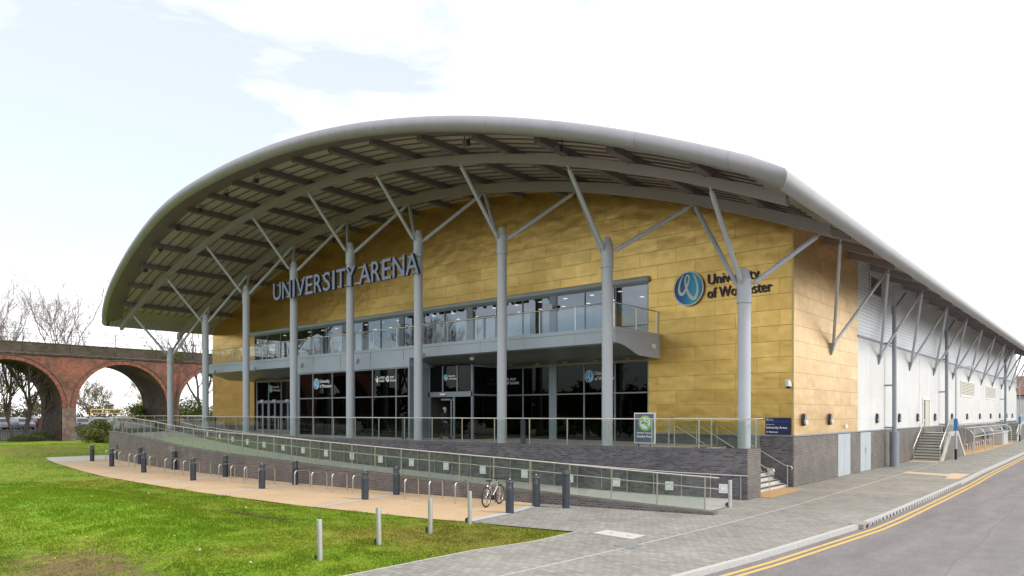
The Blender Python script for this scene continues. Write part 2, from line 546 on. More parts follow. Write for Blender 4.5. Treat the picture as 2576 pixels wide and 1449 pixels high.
def lawnmat(name, blades=False):
    m, nt, b, o = newmat(name)
    p = posn(nt)
    f = noise(nt, p, .28, 6, .6)
    g = noise(nt, p, 2.3, 6, .7)
    h = noise(nt, p, 22, 4, .7)
    c = ramp(nt, f, [(.34, (.120, .215, .012)), (.50, (.185, .255, .018)), (.66, (.255, .250, .038))])
    c = mixc(nt, 1., c, ramp(nt, g, [(.25, (.62, .72, .6)), (.75, (1.22, 1.18, 1.2))]), 'MULTIPLY')
    c = mixc(nt, 1., c, ramp(nt, h, [(.25, (.78, .8, .75)), (.75, (1.22, 1.2, 1.25))]), 'MULTIPLY')
    # yellower, thinner turf along the paved edges and a worn muddy patch at the near corner
    s = sn(nt, 'ShaderNodeSeparateXYZ')
    nt.links.new(p, s.inputs[0])

    def blob(cx, cy, rx, ry, lo, hi, amp=1.1):
        dx = math_(nt, 'DIVIDE', math_(nt, 'SUBTRACT', s.outputs[0], cx), rx)
        dy = math_(nt, 'DIVIDE', math_(nt, 'SUBTRACT', s.outputs[1], cy), ry)
        d = math_(nt, 'SQRT', math_(nt, 'ADD', math_(nt, 'MULTIPLY', dx, dx), math_(nt, 'MULTIPLY', dy, dy)))
        d = math_(nt, 'ADD', d, math_(nt, 'MULTIPLY_ADD', g, amp * 2, -amp))
        r = sn(nt, 'ShaderNodeMapRange')
        r.inputs[1].default_value, r.inputs[2].default_value = lo, hi
        r.inputs[3].default_value, r.inputs[4].default_value = 1, 0
        nt.links.new(d, r.inputs[0])
        return r.outputs[0]
    lush = blob(-27, 7.6, 13, 2.6, .6, 1.15, .35)
    c = mixc(nt, math_(nt, 'MULTIPLY', lush, .55), c, mixc(nt, 1., (.190, .330, .020), ramp(nt, h, [(.25, (.75, .8, .7)), (.75, (1.25, 1.2, 1.2))]), 'MULTIPLY'))
    dry = blob(-66, 18.5, 6, 5, .4, 1.2, .6)
    c = mixc(nt, math_(nt, 'MULTIPLY', dry, .6), c, (.17, .155, .035))
    yel = blob(-13.2, 13.6, 2.6, 2.2, .5, 1.5)
    c = mixc(nt, math_(nt, 'MULTIPLY', yel, .75), c, (.20, .165, .035))
    mud = blob(-16.4, 5.2, 2.9, 1.35, .35, 1.1, 1.4)
    mc = ramp(nt, h, [(.3, (.095, .050, .026)), (.7, (.25, .15, .095))])
    c = mixc(nt, math_(nt, 'MULTIPLY', mud, .25 if blades else .85), c, mc)
    mud2 = blob(-20.5, 11.6, 2.6, .35, .4, 1.0, 1.2)
    c = mixc(nt, math_(nt, 'MULTIPLY', mud2, .7), c, (.12, .085, .04))
    nt.links.new(c, b.inputs['Base Color'])
    b.inputs['Roughness'].default_value = .85
    b.inputs['Specular IOR Level'].default_value = .15
    if not blades:
        bump(nt, b, h, .8, .05)
    return m


M['lawn'] = lawnmat('lawn turf')
M['blades'] = lawnmat('grass blades', True)
_nt = M['blades'].node_tree
_b = next(n for n in _nt.nodes if n.type == 'BSDF_PRINCIPLED')
_o = next(n for n in _nt.nodes if n.type == 'OUTPUT_MATERIAL')
_t = sn(_nt, 'ShaderNodeBsdfTranslucent')
_nt.links.new(_b.inputs['Base Color'].links[0].from_socket, _t.inputs[0])
_m = sn(_nt, 'ShaderNodeMixShader')
_m.inputs[0].default_value = .5
_nt.links.new(_b.outputs[0], _m.inputs[1])
_nt.links.new(_t.outputs[0], _m.inputs[2])
_nt.links.new(_m.outputs[0], _o.inputs[0])
M['ground'] = simple('far ground', (.15, .145, .12), .95, 0, .3, .4)
M['car_park'] = simple('car park tarmac', (.13, .13, .13), .9, 0, .15, 1.)


def leafmat(name, stops, scale=.9):
    m, nt, b, o = newmat(name)
    p = posn(nt)
    f = noise(nt, p, scale, 5, .7)
    h = noise(nt, p, scale * 9, 3, .7)
    c = ramp(nt, math_(nt, 'ADD', math_(nt, 'MULTIPLY', f, .6), math_(nt, 'MULTIPLY', h, .4)), stops)
    nt.links.new(c, b.inputs['Base Color'])
    b.inputs['Roughness'].default_value = .75
    b.inputs['Specular IOR Level'].default_value = .2
    return m


M['leaf_dark'] = leafmat('dark green leaves', [(.35, (.030, .055, .010)), (.5, (.075, .125, .018)), (.65, (.13, .19, .03))])
M['leaf_brown'] = leafmat('brown green leaves', [(.35, (.05, .05, .015)), (.5, (.10, .12, .03)), (.65, (.20, .17, .06))])
M['leaf_yellow'] = leafmat('yellow blossom', [(.35, (.20, .22, .01)), (.5, (.42, .38, .01)), (.65, (.60, .50, .02))])
M['leaf_spring'] = leafmat('spring leaves', [(.35, (.09, .13, .012)), (.5, (.17, .23, .025)), (.65, (.28, .30, .05))])


def glassmat(name, tint, refl, cap=1.0, rough=0.0):
    m = bpy.data.materials.new(name)
    m.use_nodes = True
    nt = m.node_tree
    nt.nodes.clear()
    out = sn(nt, 'ShaderNodeOutputMaterial')
    tr = sn(nt, 'ShaderNodeBsdfTransparent')
    tr.inputs[0].default_value = (*tint, 1)
    gl = sn(nt, 'ShaderNodeBsdfGlossy')
    gl.inputs['Roughness'].default_value = rough
    gl.inputs[0].default_value = (1, 1, 1, 1)
    fr = sn(nt, 'ShaderNodeLayerWeight')
    fr.inputs['Blend'].default_value = .5
    frs = math_(nt, 'POWER', fr.outputs['Facing'], 5.0)
    p = posn(nt)
    f = noise(nt, p, .45, 2)
    bp = sn(nt, 'ShaderNodeBump')
    bp.inputs['Strength'].default_value = .06
    bp.inputs['Distance'].default_value = .05
    nt.links.new(f, bp.inputs['Height'])
    nt.links.new(bp.outputs[0], gl.inputs['Normal'])
    fac = math_(nt, 'MINIMUM', math_(nt, 'MULTIPLY_ADD', frs, 1 - refl, refl), cap)
    mxs = sn(nt, 'ShaderNodeMixShader')
    nt.links.new(fac, mxs.inputs[0])
    nt.links.new(tr.outputs[0], mxs.inputs[1])
    nt.links.new(gl.outputs[0], mxs.inputs[2])
    nt.links.new(mxs.outputs[0], out.inputs[0])
    return m


M['glass_up'] = glassmat('upper window glass', (.36, .39, .45), .20)
M['glass_low'] = glassmat('dark lower glass', (.11, .112, .11), .026)
M['glass_rail'] = glassmat('greenish balustrade glass', (.90, .935, .91), .03)
M['glass_balc'] = glassmat('clear balcony glass', (.92, .955, .965), .05)
M['perspex'] = glassmat('clear shelter sheet', (.88, .88, .89), .02, .10)
M['car_glass'] = simple('car window', (.02, .024, .03), .08, 0, .05, 1., spec=.8)
M['car_white'] = simple('white car paint', (.72, .73, .74), .25, 0, .02, 1.)
M['car_silver'] = simple('silver car paint', (.42, .44, .46), .3, .4, .02, 1.)
M['car_blue'] = simple('blue car paint', (.03, .10, .32), .25, .1, .02, 1.)
M['car_red'] = simple('red car paint', (.40, .02, .03), .25, 0, .02, 1.)
M['car_dark'] = simple('dark teal car paint', (.03, .09, .09), .25, .1, .02, 1.)


def logo_mat():
    """blue disc, navy at its left rim brightening to cyan at the right, as printed on the sign"""
    m, nt, b, o = newmat('printed blue disc')
    tcn = sn(nt, 'ShaderNodeTexCoord')
    s = sn(nt, 'ShaderNodeSeparateXYZ')
    nt.links.new(tcn.outputs['Object'], s.inputs[0])
    v = math_(nt, 'ADD', math_(nt, 'MULTIPLY', s.outputs[0], .8), math_(nt, 'MULTIPLY', s.outputs[2], -.1))
    c = ramp(nt, math_(nt, 'MULTIPLY_ADD', v, .6, .5), [(.12, (.012, .03, .13)), (.36, (.008, .15, .42)), (.64, (.03, .48, .74)), (.9, (.015, .24, .55))])
    nt.links.new(c, b.inputs['Base Color'])
    b.inputs['Roughness'].default_value = .35
    return m


M['logo_disc'] = logo_mat()


# ------------------------------------------------------------------ mesh builder
class MB:
    def __init__(s):
        s.v, s.f, s.sm, s.mi = [], [], [], []

    def add(s, vs, fs, smooth=False, m=0):
        o = len(s.v)
        s.v += [tuple(p) for p in vs]
        for f in fs:
            s.f.append(tuple(i + o for i in f))
            s.sm.append(smooth)
            s.mi.append(m)

    def box(s, x0, x1, y0, y1, z0, z1, m=0):
        s.add([(x0, y0, z0), (x1, y0, z0), (x1, y1, z0), (x0, y1, z0), (x0, y0, z1), (x1, y0, z1), (x1, y1, z1), (x0, y1, z1)],
              [(0, 3, 2, 1), (4, 5, 6, 7), (0, 1, 5, 4), (1, 2, 6, 5), (2, 3, 7, 6), (3, 0, 4, 7)], False, m)

    def hexa(s, b, t, m=0):
        s.add(list(b) + list(t), [(0, 3, 2, 1), (4, 5, 6, 7), (0, 1, 5, 4), (1, 2, 6, 5), (2, 3, 7, 6), (3, 0, 4, 7)], False, m)

    def beam(s, p0, p1, wd, hg, up=(0, 0, 1), m=0):
        p0, p1 = Vector(p0), Vector(p1)
        d = (p1 - p0).normalized()
        r = d.cross(Vector(up)).normalized() * (wd / 2)
        u = r.cross(d).normalized() * (hg / 2)
        s.hexa([p0 - r - u, p0 + r - u, p1 + r - u, p1 - r - u], [p0 - r + u, p0 + r + u, p1 + r + u, p1 - r + u], m)

    def tube(s, p0, p1, r, n=12, r2=None, m=0, cap=True):
        p0, p1 = Vector(p0), Vector(p1)
        r2 = r if r2 is None else r2
        d = (p1 - p0).normalized()
        a = d.orthogonal().normalized()
        b = d.cross(a)
        ring = [(a * cos(2 * pi * i / n) + b * sin(2 * pi * i / n)) for i in range(n)]
        v0 = [p0 + q * r for q in ring]
        v1 = [p1 + q * r2 for q in ring]
        s.add(v0 + v1, [(i, (i + 1) % n, n + (i + 1) % n, n + i) for i in range(n)], True, m)
        if cap:
            s.add(v0, [tuple(reversed(range(n)))], False, m)
            s.add(v1, [tuple(range(n))], False, m)

    def pipe(s, pts, r, n=8, closed=False, m=0):
        P = [Vector(p) for p in pts]
        k = len(P)
        vs, prev = [], None
        for i in range(k):
            if closed:
                d = (P[(i + 1) % k] - P[i - 1]).normalized()
            else:
                d = (P[min(i + 1, k - 1)] - P[max(i - 1, 0)]).normalized()
            a = d.orthogonal().normalized() if prev is None else (prev - d * prev.dot(d)).normalized()
            prev = a
            b = d.cross(a)
            vs += [P[i] + (a * cos(2 * pi * j / n) + b * sin(2 * pi * j / n)) * r for j in range(n)]
        fs = []
        for i in range(k if closed else k - 1):
            i2 = (i + 1) % k
            fs += [(i * n + j, i * n + (j + 1) % n, i2 * n + (j + 1) % n, i2 * n + j) for j in range(n)]
        s.add(vs, fs, True, m)
        if not closed:
            s.add(vs[:n], [tuple(reversed(range(n)))], False, m)
            s.add(vs[-n:], [tuple(range(n))], False, m)

    def lathe(s, prof, n=24, c=(0, 0, 0), m=0, sharp=True):
        c = Vector(c)
        for (r0, z0), (r1, z1) in zip(prof[:-1], prof[1:]):
            vs = [c + Vector((r * cos(2 * pi * i / n), r * sin(2 * pi * i / n), z)) for r, z in ((r0, z0), (r1, z1)) for i in range(n)]
            s.add(vs, [(i, (i + 1) % n, n + (i + 1) % n, n + i) for i in range(n)], True, m)

    def prism(s, poly, a, b, fn, m=0):
        """poly = list of 2-D points; fn(u, v, t) -> xyz, extruded t = a..b"""
        n = len(poly)
        v0 = [fn(u, v, a) for u, v in poly]
        v1 = [fn(u, v, b) for u, v in poly]
        s.add(v0 + v1, [tuple(reversed(range(n))), tuple(range(n, 2 * n))] + [(i, (i + 1) % n, n + (i + 1) % n, n + i) for i in range(n)], False, m)

    def sweep(s, sections, closed_prof=False, smooth=True, m=0, caps=False):
        k = len(sections[0])
        vs = [p for sec in sections for p in sec]
        fs = []
        for i in range(len(sections) - 1):
            for j in range(k if closed_prof else k - 1):
                j2 = (j + 1) % k
                fs.append((i * k + j, i * k + j2, (i + 1) * k + j2, (i + 1) * k + j))
        s.add(vs, fs, smooth, m)
        if caps:
            s.add(sections[0], [tuple(reversed(range(k)))], False, m)
            s.add(sections[-1], [tuple(range(k))], False, m)

    def sphere(s, c, r, n=12, k=8, sc=(1, 1, 1), m=0):
        c = Vector(c)
        vs = []
        for i in range(k + 1):
            t = pi * i / k
            for j in range(n):
                a = 2 * pi * j / n
                vs.append(c + Vector((r * sc[0] * sin(t) * cos(a), r * sc[1] * sin(t) * sin(a), r * sc[2] * cos(t))))
        s.add(vs, [(i * n + j, (i + 1) * n + j, (i + 1) * n + (j + 1) % n, i * n + (j + 1) % n) for i in range(k) for j in range(n)], True, m)

    def build(s, name, mats, parent=None, world=True, origin=None, label=None):
        if not isinstance(mats, (list, tuple)):
            mats = [mats]
        off = Vector((0, 0, 0))
        if origin is not None:
            off = Vector(origin)
        elif parent is not None and world:
            q = parent
            while q is not None:
                off += q.location
                q = q.parent
        me = bpy.data.meshes.new(name)
        me.from_pydata([(x - off.x, y - off.y, z - off.z) for x, y, z in s.v], [], s.f)
        me.polygons.foreach_set('use_smooth', s.sm)
        for mt in mats:
            me.materials.append(M[mt] if isinstance(mt, str) else mt)
        me.polygons.foreach_set('material_index', s.mi)
        bm = bmesh.new()
        bm.from_mesh(me)
        bmesh.ops.recalc_face_normals(bm, faces=bm.faces)
        bm.to_mesh(me)
        bm.free()
        me.update()
        o = bpy.data.objects.new(name, me)
        COL.objects.link(o)
        if parent is not None:
            o.parent = parent
        if origin is not None:
            o.location = off
        if label:
            o['label'] = label
        return o


def tag(o, label=None, cat=None, group=None, kind=None):
    if label:
        o['label'] = label
    if cat:
        o['category'] = cat
    if group:
        o['group'] = group
    if kind:
        o['kind'] = kind
    return o


def thing(name, label, cat, loc=(0, 0, 0), rz=0, group=None):
    o = bpy.data.objects.new(name, None)
    COL.objects.link(o)
    o.location = loc
    o.rotation_euler = (0, 0, rz)
    o.empty_display_size = .2
    return tag(o, label, cat, group)


def copy_tree(o, parent=None):
    c = o.copy()
    COL.objects.link(c)
    if parent is not None:
        c.parent = parent
    for ch in list(o.children):
        copy_tree(ch, c)
    return c


def place(proto, used, loc, rz, label, group=None):
    o = proto if not used[0] else copy_tree(proto)
    used[0] = True
    o.location = loc
    o.rotation_euler = (0, 0, rz)
    o['label'] = label
    if group:
        o['group'] = group
    return o


ORD = ['first', 'second', 'third', 'fourth', 'fifth', 'sixth', 'seventh', 'eighth', 'ninth', 'tenth', 'eleventh', 'twelfth', 'thirteenth',
       'fourteenth', 'fifteenth', 'sixteenth', 'seventeenth', 'eighteenth', 'nineteenth', 'twentieth']


def glyphs(text, size, extrude, offset=0.0):
    """text as (verts, faces, x0, x1) in a local x (right) / y (up) / z (towards reader) frame"""
    cu = bpy.data.curves.new('lettering', 'FONT')
    cu.body = text
    cu.size = size
    cu.extrude = extrude
    cu.offset = offset
    cu.resolution_u = 3
    ob = bpy.data.objects.new('lettering', cu)
    me = ob.to_mesh()
    vs = [tuple(v.co) for v in me.vertices]
    fs = [tuple(p.vertices) for p in me.polygons]
    ob.to_mesh_clear()
    bpy.data.objects.remove(ob)
    bpy.data.curves.remove(cu)
    xs = [v[0] for v in vs] or [0]
    return vs, fs, min(xs), max(xs)


def put_text(mb, text, height, x0, width, base, fn, extrude=.004, offset=0.0, m=0):
    """write text from x0 with cap height `height` scaled to `width`; fn(x, z, t) -> xyz (t towards the reader)"""
    vs, fs, a, b = glyphs(text, height / .70, extrude, offset)
    k = width / (b - a) if width else 1
    mb.add([fn(x0 + (v[0] - a) * k, base + v[1], v[2]) for v in vs], fs, False, m)
    return x0 + (b - a) * k


XC = -36.0


def sag(x, R=66.0):
    return R - sqrt(R * R - (x - XC) ** 2)


def ARC(x):
    d = x - XC
    return 17.25 - sag(x) + (.5 * (d / 28.6) ** 4 + .34 * math.exp(-((d + 11) / 6.5) ** 2) if d < 0 else 0)


def YF(x):
    d = x - XC
    return 19.38 + (d * d / 364 if d > 0 else d * d / 350 + .8 * (d / 28.6) ** 8)


XL, XR = -64.6, -7.6
WL, WR = -64.4, -10.97
YW = 31.96
YE = 122.0
TF = 1.78      # terrace floor


def frange(a, b, n):
    return [a + (b - a) * i / n for i in range(n + 1)]


def outer(x):
    return 18.3 + (x - XC) ** 2 / 220


def inner(x):
    return 22.9 + (x - XC) ** 2 / 211


def lerp_tab(tab, x):
    if x >= tab[0][0]:
        return tab[0][1]
    for (x0, z0), (x1, z1) in zip(tab[:-1], tab[1:]):
        if x0 >= x >= x1:
            return z0 + (z1 - z0) * (x - x0) / (x1 - x0)
    return tab[-1][1]


COPE = [(-9.5, .09), (-11.7, .19), (-16.45, .45), (-21, .64), (-31.6, 1.06), (-37.1, 1.23), (-39.9, 1.34), (-42.6, 1.48), (-46, 1.70), (-51.4, 1.93),
        (-56.5, 1.97)]
SURF = [(-9.5, 0.01), (-14.5, .03), (-17, .10), (-21.7, .27), (-25.6, .42), (-34.3, .73), (-41.5, 1.06), (-46, 1.33), (-51.5, 1.66), (-54.5, 1.775),
        (-57, 1.775)]
INH = [(-10.7, .92), (-13.3, .96), (-16.7, 1.09), (-39.4, 1.96), (-44.5, 2.16), (-47.1, 2.30), (-49, 2.30), (-54, 2.62)]

# ================================================================== GROUND
def sheet(name, poly, z, mat, kind='structure', label=None, cat=None):
    mb = MB()
    mb.add([(x, y, z) for x, y in poly], [tuple(range(len(poly)))])
    o = mb.build(name, mat, origin=(poly[0][0], poly[0][1], z))
    if kind:
        o['kind'] = kind
    if label:
        tag(o, label, cat)
    return o


sheet('ground', [(-900, -900), (900, -900), (900, 900), (-900, 900)], -.20, 'ground')
KERB = [(-9.6, -14), (-8.9, -4), (-8.2, 3), (-7.5, 8), (-6.95, 12), (-6.45, 16), (-6.09, 20.2), (-5.88, 22.7), (-5.82, 25), (-5.8, 33), (-5.82, 40), (-5.95, 46.8),
        (-6.1, 73), (-6.1, 150)]


def kerb_off(o):
    out = []
    for i, p in enumerate(KERB):
        a = Vector(KERB[max(i - 1, 0)])
        b = Vector(KERB[min(i + 1, len(KERB) - 1)])
        d = (b - a).normalized()
        out.append((p[0] + d.y * o, p[1] - d.x * o))
    return out


road = kerb_off(.14) + [(3, 150), (2.5, 60), (2.0, 20), (-1, -14)]
sheet('road', road, -.12, 'asphalt')
GEDGE = [(-60.2, 17.2), (-57, 16.4), (-52, 15.55), (-46, 14.7), (-40.2, 14.0), (-33.3, 13.76), (-28.4, 13.76), (-24.8, 13.95), (-21.9, 14.1), (-18.55, 14.55),
         (-16.3, 14.9), (-14.75, 15.3)]
pad = GEDGE + [(-15.1, 17.4), (-15.75, 19.9)] + [(x, outer(x) + .06) for x in frange(-17, -56.6, 24)] + [(-57, 21.2), (-60.1, 21.4)]
sheet('path', pad, .012, 'resin')
pave = [(-13.2, -14), (-12.3, 0), (-11.8, 8.6), (-11.74, 10.74), (-11.67, 12.3), (-11.33, 14), (-11.39, 15.98), (-12.5, 15.73), (-13.7, 15.5), (-14.75, 15.3),
        (-15.1, 17.4), (-15.75, 19.9), (-16, 31), (-10.9, 33), (-10.9, 150)] + kerb_off(0)[::-1]
sheet('pavement', pave, .004, 'paving')
for nm, offs in (('kerb', 0),):
    mb = MB()
    k0, k1, k2 = kerb_off(0), kerb_off(.02), kerb_off(.14)
    for i in range(len(KERB) - 1):
        a, b = KERB[i], KERB[i + 1]
        lo = .005 if 20.5 > (a[1] + b[1]) / 2 or 38 < (a[1] + b[1]) / 2 < 46 else .013
        zt = .015 if (a[1] + b[1]) / 2 > 20.5 else .008
        if 40 <= (a[1] + b[1]) / 2 < 47:
            zt = .01
        mb.hexa([(*k0[i], -.2), (*k2[i], -.2), (*k2[i + 1], -.2), (*k0[i + 1], -.2)],
                [(*k0[i], zt), (*k2[i], zt), (*k2[i + 1], zt), (*k0[i + 1], zt)])
    tag(mb.build('kerb', 'kerb', origin=(-6, 20, 0)), kind='structure')
# slotted drain in the kerb face
mb = MB()
y = 23.3
while y < 39.5:
    mb.box(-5.662, -5.655, y, y + .09, -.105, -.02)
    y += .45
t_dr = mb.build('drain_slot', 'black', origin=(-5.66, 23, -.06))
tag(t_dr, 'row of dark slots of the kerb drain beside the double yellow lines', 'kerb drain')
mb = MB()
mb.box(-6.05, -5.64, 22.3, 23.05, -.12, .026)
mb.box(-5.639, -5.63, 22.55, 22.8, -.10, -.01, 1)
tag(mb.build('gully_cover', ['kerb_dark', 'black'], origin=(-5.85, 22.7, 0)), 'brown iron gully box let into the kerb at the end of the slotted drain', 'gully')
for a, b in ((.38, .49), (.60, .71)):
    k1, k2 = kerb_off(a), kerb_off(b)
    sheet('yellow_line', k1 + k2[::-1], -.1155, 'yellow_line')
# joint strip, bands, tactile paving
def ribbon(name, pts, wd, z, mat):
    l, r = [], []
    for i, p in enumerate(pts):
        a, b = Vector(pts[max(i - 1, 0)]), Vector(pts[min(i + 1, len(pts) - 1)])
        d = (b - a).normalized()
        l.append((p[0] - d.y * wd / 2, p[1] + d.x * wd / 2))
        r.append((p[0] + d.y * wd / 2, p[1] - d.x * wd / 2))
    return sheet(name, l + r[::-1], z, mat)


ribbon('paving_joint', [(-10.2, 0), (-9.45, 10), (-9.05, 15.5), (-8.85, 19.6), (-8.72, 25), (-8.76, 30), (-8.84, 40), (-9.0, 54)], .06, .008, 'pale_line')
ribbon('lawn_edging', [(-12.3, 0), (-11.8, 8.6), (-11.74, 10.74), (-11.67, 12.3), (-11.33, 14), (-11.36, 15.98)], .07, .009, 'pale_line')
ribbon('path_band', [(-14.95, 15.4), (-15.15, 17.4), (-15.8, 19.85)], .36, .018, 'strip_grey')
for (xa, ya), (xb, yb) in (((-21.2, 14.25), (-22.2, 19.1)), ((-27.7, 13.85), (-28.75, 18.45)), ((-34.2, 13.8), (-34.8, 18.2)), ((-40.4, 14.05), (-41.6, 18.4)),
                           ((-46.6, 14.8), (-47.8, 18.9)), ((-52.8, 15.7), (-53.6, 19.6))):
    ribbon('path_band', [(xa, ya), (xb, yb)], .26, .018, 'strip_grey')
sheet('path_end', [(-60.15, 17.25), (-57, 16.45), (-54.2, 15.95), (-54.7, 19.85), (-56.6, 20.3), (-60.05, 21.35)], .016, 'pale_line')
sheet('tactile_paving', [(-11.3, 27.25), (-10.15, 27.3), (-10.3, 31.3), (-11.3, 31.3)], .010, 'tactile')
sheet('tactile_paving', [(-9.0, 43.3), (-6.75, 42.6), (-6.6, 41.0), (-6.05, 41.0), (-6.05, 44.9), (-6.9, 44.9), (-6.95, 44.0), (-9.0, 44.6)], .010, 'tactile_pale')
sheet('tactile_paving', [(-10.9, 53.9), (-9.15, 53.9), (-9.15, 55.35), (-10.9, 55.35)], .010, 'tactile_pale')
sheet('tactile_paving', [(-10.95, 66.5), (-9.0, 66.2), (-8.7, 72), (-8.9, 98), (-10.95, 98)], .010, 'tactile')
o = sheet('chamber_cover', [(-10.9, 16.05), (-9.56, 15.92), (-9.57, 16.66), (-10.88, 16.74)], .012, 'cover_pale', None,
          'pale rectangular concrete chamber cover with two lifting slots in the paving', 'manhole cover')
mb = MB()
mb.box(-10.55, -10.43, 16.36, 16.40, .0125, .014)
mb.box(-9.95, -9.83, 16.26, 16.30, .0125, .014)
mb.build('lifting_slot', 'black', o)
sheet('recessed_cover', [(-9.5, 14.9), (-8.92, 14.78), (-8.93, 15.36), (-9.51, 15.46)], .012, 'cover_dark', None, 'dark grey square recessed cover beside the pale joint line',
      'manhole cover')


# lawn: gentle undulation, flat by the paved edges
def lawn_z(x, y):
    z = -.012
    z += .42 * math.exp(-((x + 26) / 9) ** 2 - ((y - 8.6) / 2.6) ** 2)
    z += .16 * math.exp(-((x + 16) / 4) ** 2 - ((y - 7.2) / 1.6) ** 2)
    z += .45 * math.exp(-((x + 72) / 9) ** 2 - ((y - 19) / 14) ** 2) * (1 if x < -62 else max(0, (-60 - x) / 2))
    z += .02 * sin(x * 1.1) * sin(y * 1.7 + x * .4)
    if x > -13.2 and y < 16.5:
        k = min(1, max(0, (-11.9 - x) / 1.3))
        z = -.03 * (1 - k) + z * k
    return z


mb = MB()
xs = frange(-112, -11.0, 202)
ys = frange(-16, 60, 152)
vs = [(x, y, lawn_z(x, y) if not (-62 < x < -10.9 and y > 16.5) else -.06) for y in ys for x in xs]
nx = len(xs)
mb.add(vs, [(j * nx + i, j * nx + i + 1, (j + 1) * nx + i + 1, (j + 1) * nx + i) for j in range(len(ys) - 1) for i in range(nx - 1)], True)
tag(mb.build('lawn', 'lawn', origin=(-30, 8, 0)), kind='structure')


def edge_y(x):
    if x < -60.3:
        return 60
    if x > -11.39:
        return -99
    tab = [(-11.39, 15.98), (-12.5, 15.73), (-13.7, 15.5)] + GEDGE[::-1]
    return lerp_tab(tab, x)


def edge_x(y):
    return -11.75 if y < 12 else -11.75 + (y - 12) * .1


rb = random.Random(3)
mb = MB()
V_, F_ = [], []
count = 0
while count < 125000:
    # denser near the viewer
    d = 6.5 + (34 * rb.random() ** 1.7 if rb.random() < .72 else 85 * rb.random() ** 1.1)
    a = radians(rb.uniform(32, 78 if d > 30 else 86))
    x, y = -d * sin(a), d * cos(a)
    if y > edge_y(x) + rb.uniform(-.02, .09) or x > edge_x(y) + rb.uniform(-.02, .08) or y < 2:
        continue
    if -60.5 < x and y > 16.4 and x < -11:
        continue
    if ((x + 16.2) / 2.3) ** 2 + ((y - 5.3) / 1.2) ** 2 < rb.uniform(.3, 1.3) and rb.random() < .72:
        continue
    count += 1
    z = lawn_z(x, y) - .005
    hh = rb.uniform(.025, .065) * (1 + 1.1 * max(-.5, mnoise.noise(Vector((x * 1.3, y * 1.3, 0))))) * (1.3 if (x + 26) ** 2 / 80 + (y - 8.5) ** 2 / 8 < 1 else .8)
    wv = rb.uniform(.006, .013) * (1 + d / 25)
    t = rb.uniform(0, pi)
    lx, ly = rb.gauss(0, .025), rb.gauss(0, .025)
    n0 = len(V_)
    V_ += [(x - wv * cos(t), y - wv * sin(t), z), (x + wv * cos(t), y + wv * sin(t), z), (x + lx, y + ly, z + hh)]
    F_.append((n0, n0 + 1, n0 + 2))
mb.add(V_, F_)
tag(mb.build('grass', 'blades', origin=(-20, 8, 0)), kind='stuff')
for i, (x, y, lab) in enumerate([(-17.6, 5.2, 'lone dandelion beside the muddy patch at the near left'), (-19.9, 6.3, 'dandelion left of its close neighbour above the muddy patch'),
                                 (-19.2, 6.35, 'dandelion just right of its close neighbour above the muddy patch'), (-17.2, 7.6, 'single dandelion right of the long grass hump'),
                                 (-26.4, 8.9, 'dandelion in the long grass at the far left'), (-22.3, 9.7, 'dandelion nearest the bare damp strip in the lawn'),
                                 (-23.0, 9.3, 'dandelion standing behind two others on the grass hump')]):
    t = thing('dandelion', 'yellow ' + lab, 'flower', (x, y, lawn_z(x, y)), 0, 'dandelions in the lawn')
    mb = MB()
    mb.tube((0, 0, 0), (0, 0, .07), .004, 5)
    mb.build('stem', 'leaf_spring', t, False)
    mb = MB()
    mb.sphere((0, 0, .075), .024, 8, 5, (1, 1, .6))
    mb.build('flower_head', 'petal', t, False)
for x, y, lab in [(-29.5, 12.0, 'crumpled white paper scrap on the lawn near the path'), (-15.4, 7.35, 'small white paper scrap on the near lawn left of the steel bollard'),
                  (-22.6, 12.4, 'white paper scrap by the bare damp strip in the lawn'), (-13.7, 7.6, 'tiny white scrap close to the pavement edge')]:
    mb = MB()
    q = [(rb.uniform(-.045, .045), rb.uniform(-.035, .035), rb.uniform(.02, .06)) for _ in range(9)]
    q += [(p[0], p[1], p[2] - .012) for p in q]
    bm = bmesh.new()
    for p in q:
        bm.verts.new((x + p[0], y + p[1], lawn_z(x, y) + p[2]))
    bmesh.ops.convex_hull(bm, input=bm.verts)
    bm.verts.ensure_lookup_table()
    bm.verts.index_update()
    vv = [tuple(v.co) for v in bm.verts]
    ff = [tuple(v.index for v in f.verts) for f in bm.faces]
    bm.free()
    mb.add(vv, ff)
    tag(mb.build('paper_scrap', 'litter', origin=(x, y, lawn_z(x, y))), lab, 'litter', 'litter on the lawn')

# ================================================================== ARENA BUILDING
B = thing('arena_building', 'gold clad arena with an arched grey roof on tall columns and white side wall', 'building', (-36, 32, 0))


def part(mb, name, mat, parent=None, label=None):
    return mb.build(name, mat, parent or B, True, None, label)


# --- roof shell with deck
mb = MB()
xs = frange(XL + 1.0, XR - 1.0, 76)
for x0, x1 in zip(xs[:-1], xs[1:]):
    ya, yb = YF(x0) + .95, YF(x1) + .95
    a0, a1 = ARC(x0), ARC(x1)
    mb.add([(x0, ya, a0), (x1, yb, a1), (x1, YE + 2, a1), (x0, YE + 2, a0)], [(0, 1, 2, 3)], True, 0)
    mb.add([(x0, ya + .55, a0 - .36), (x1, yb + .55, a1 - .36), (x1, YE + 2, a1 - .36), (x0, YE + 2, a0 - .36)], [(0, 3, 2, 1)], True, 1 if -62.5 < x0 < -10.5 else 2)
roof = part(mb, 'roof', ['bullnose_y', 'deck', 'eave_soffit'])
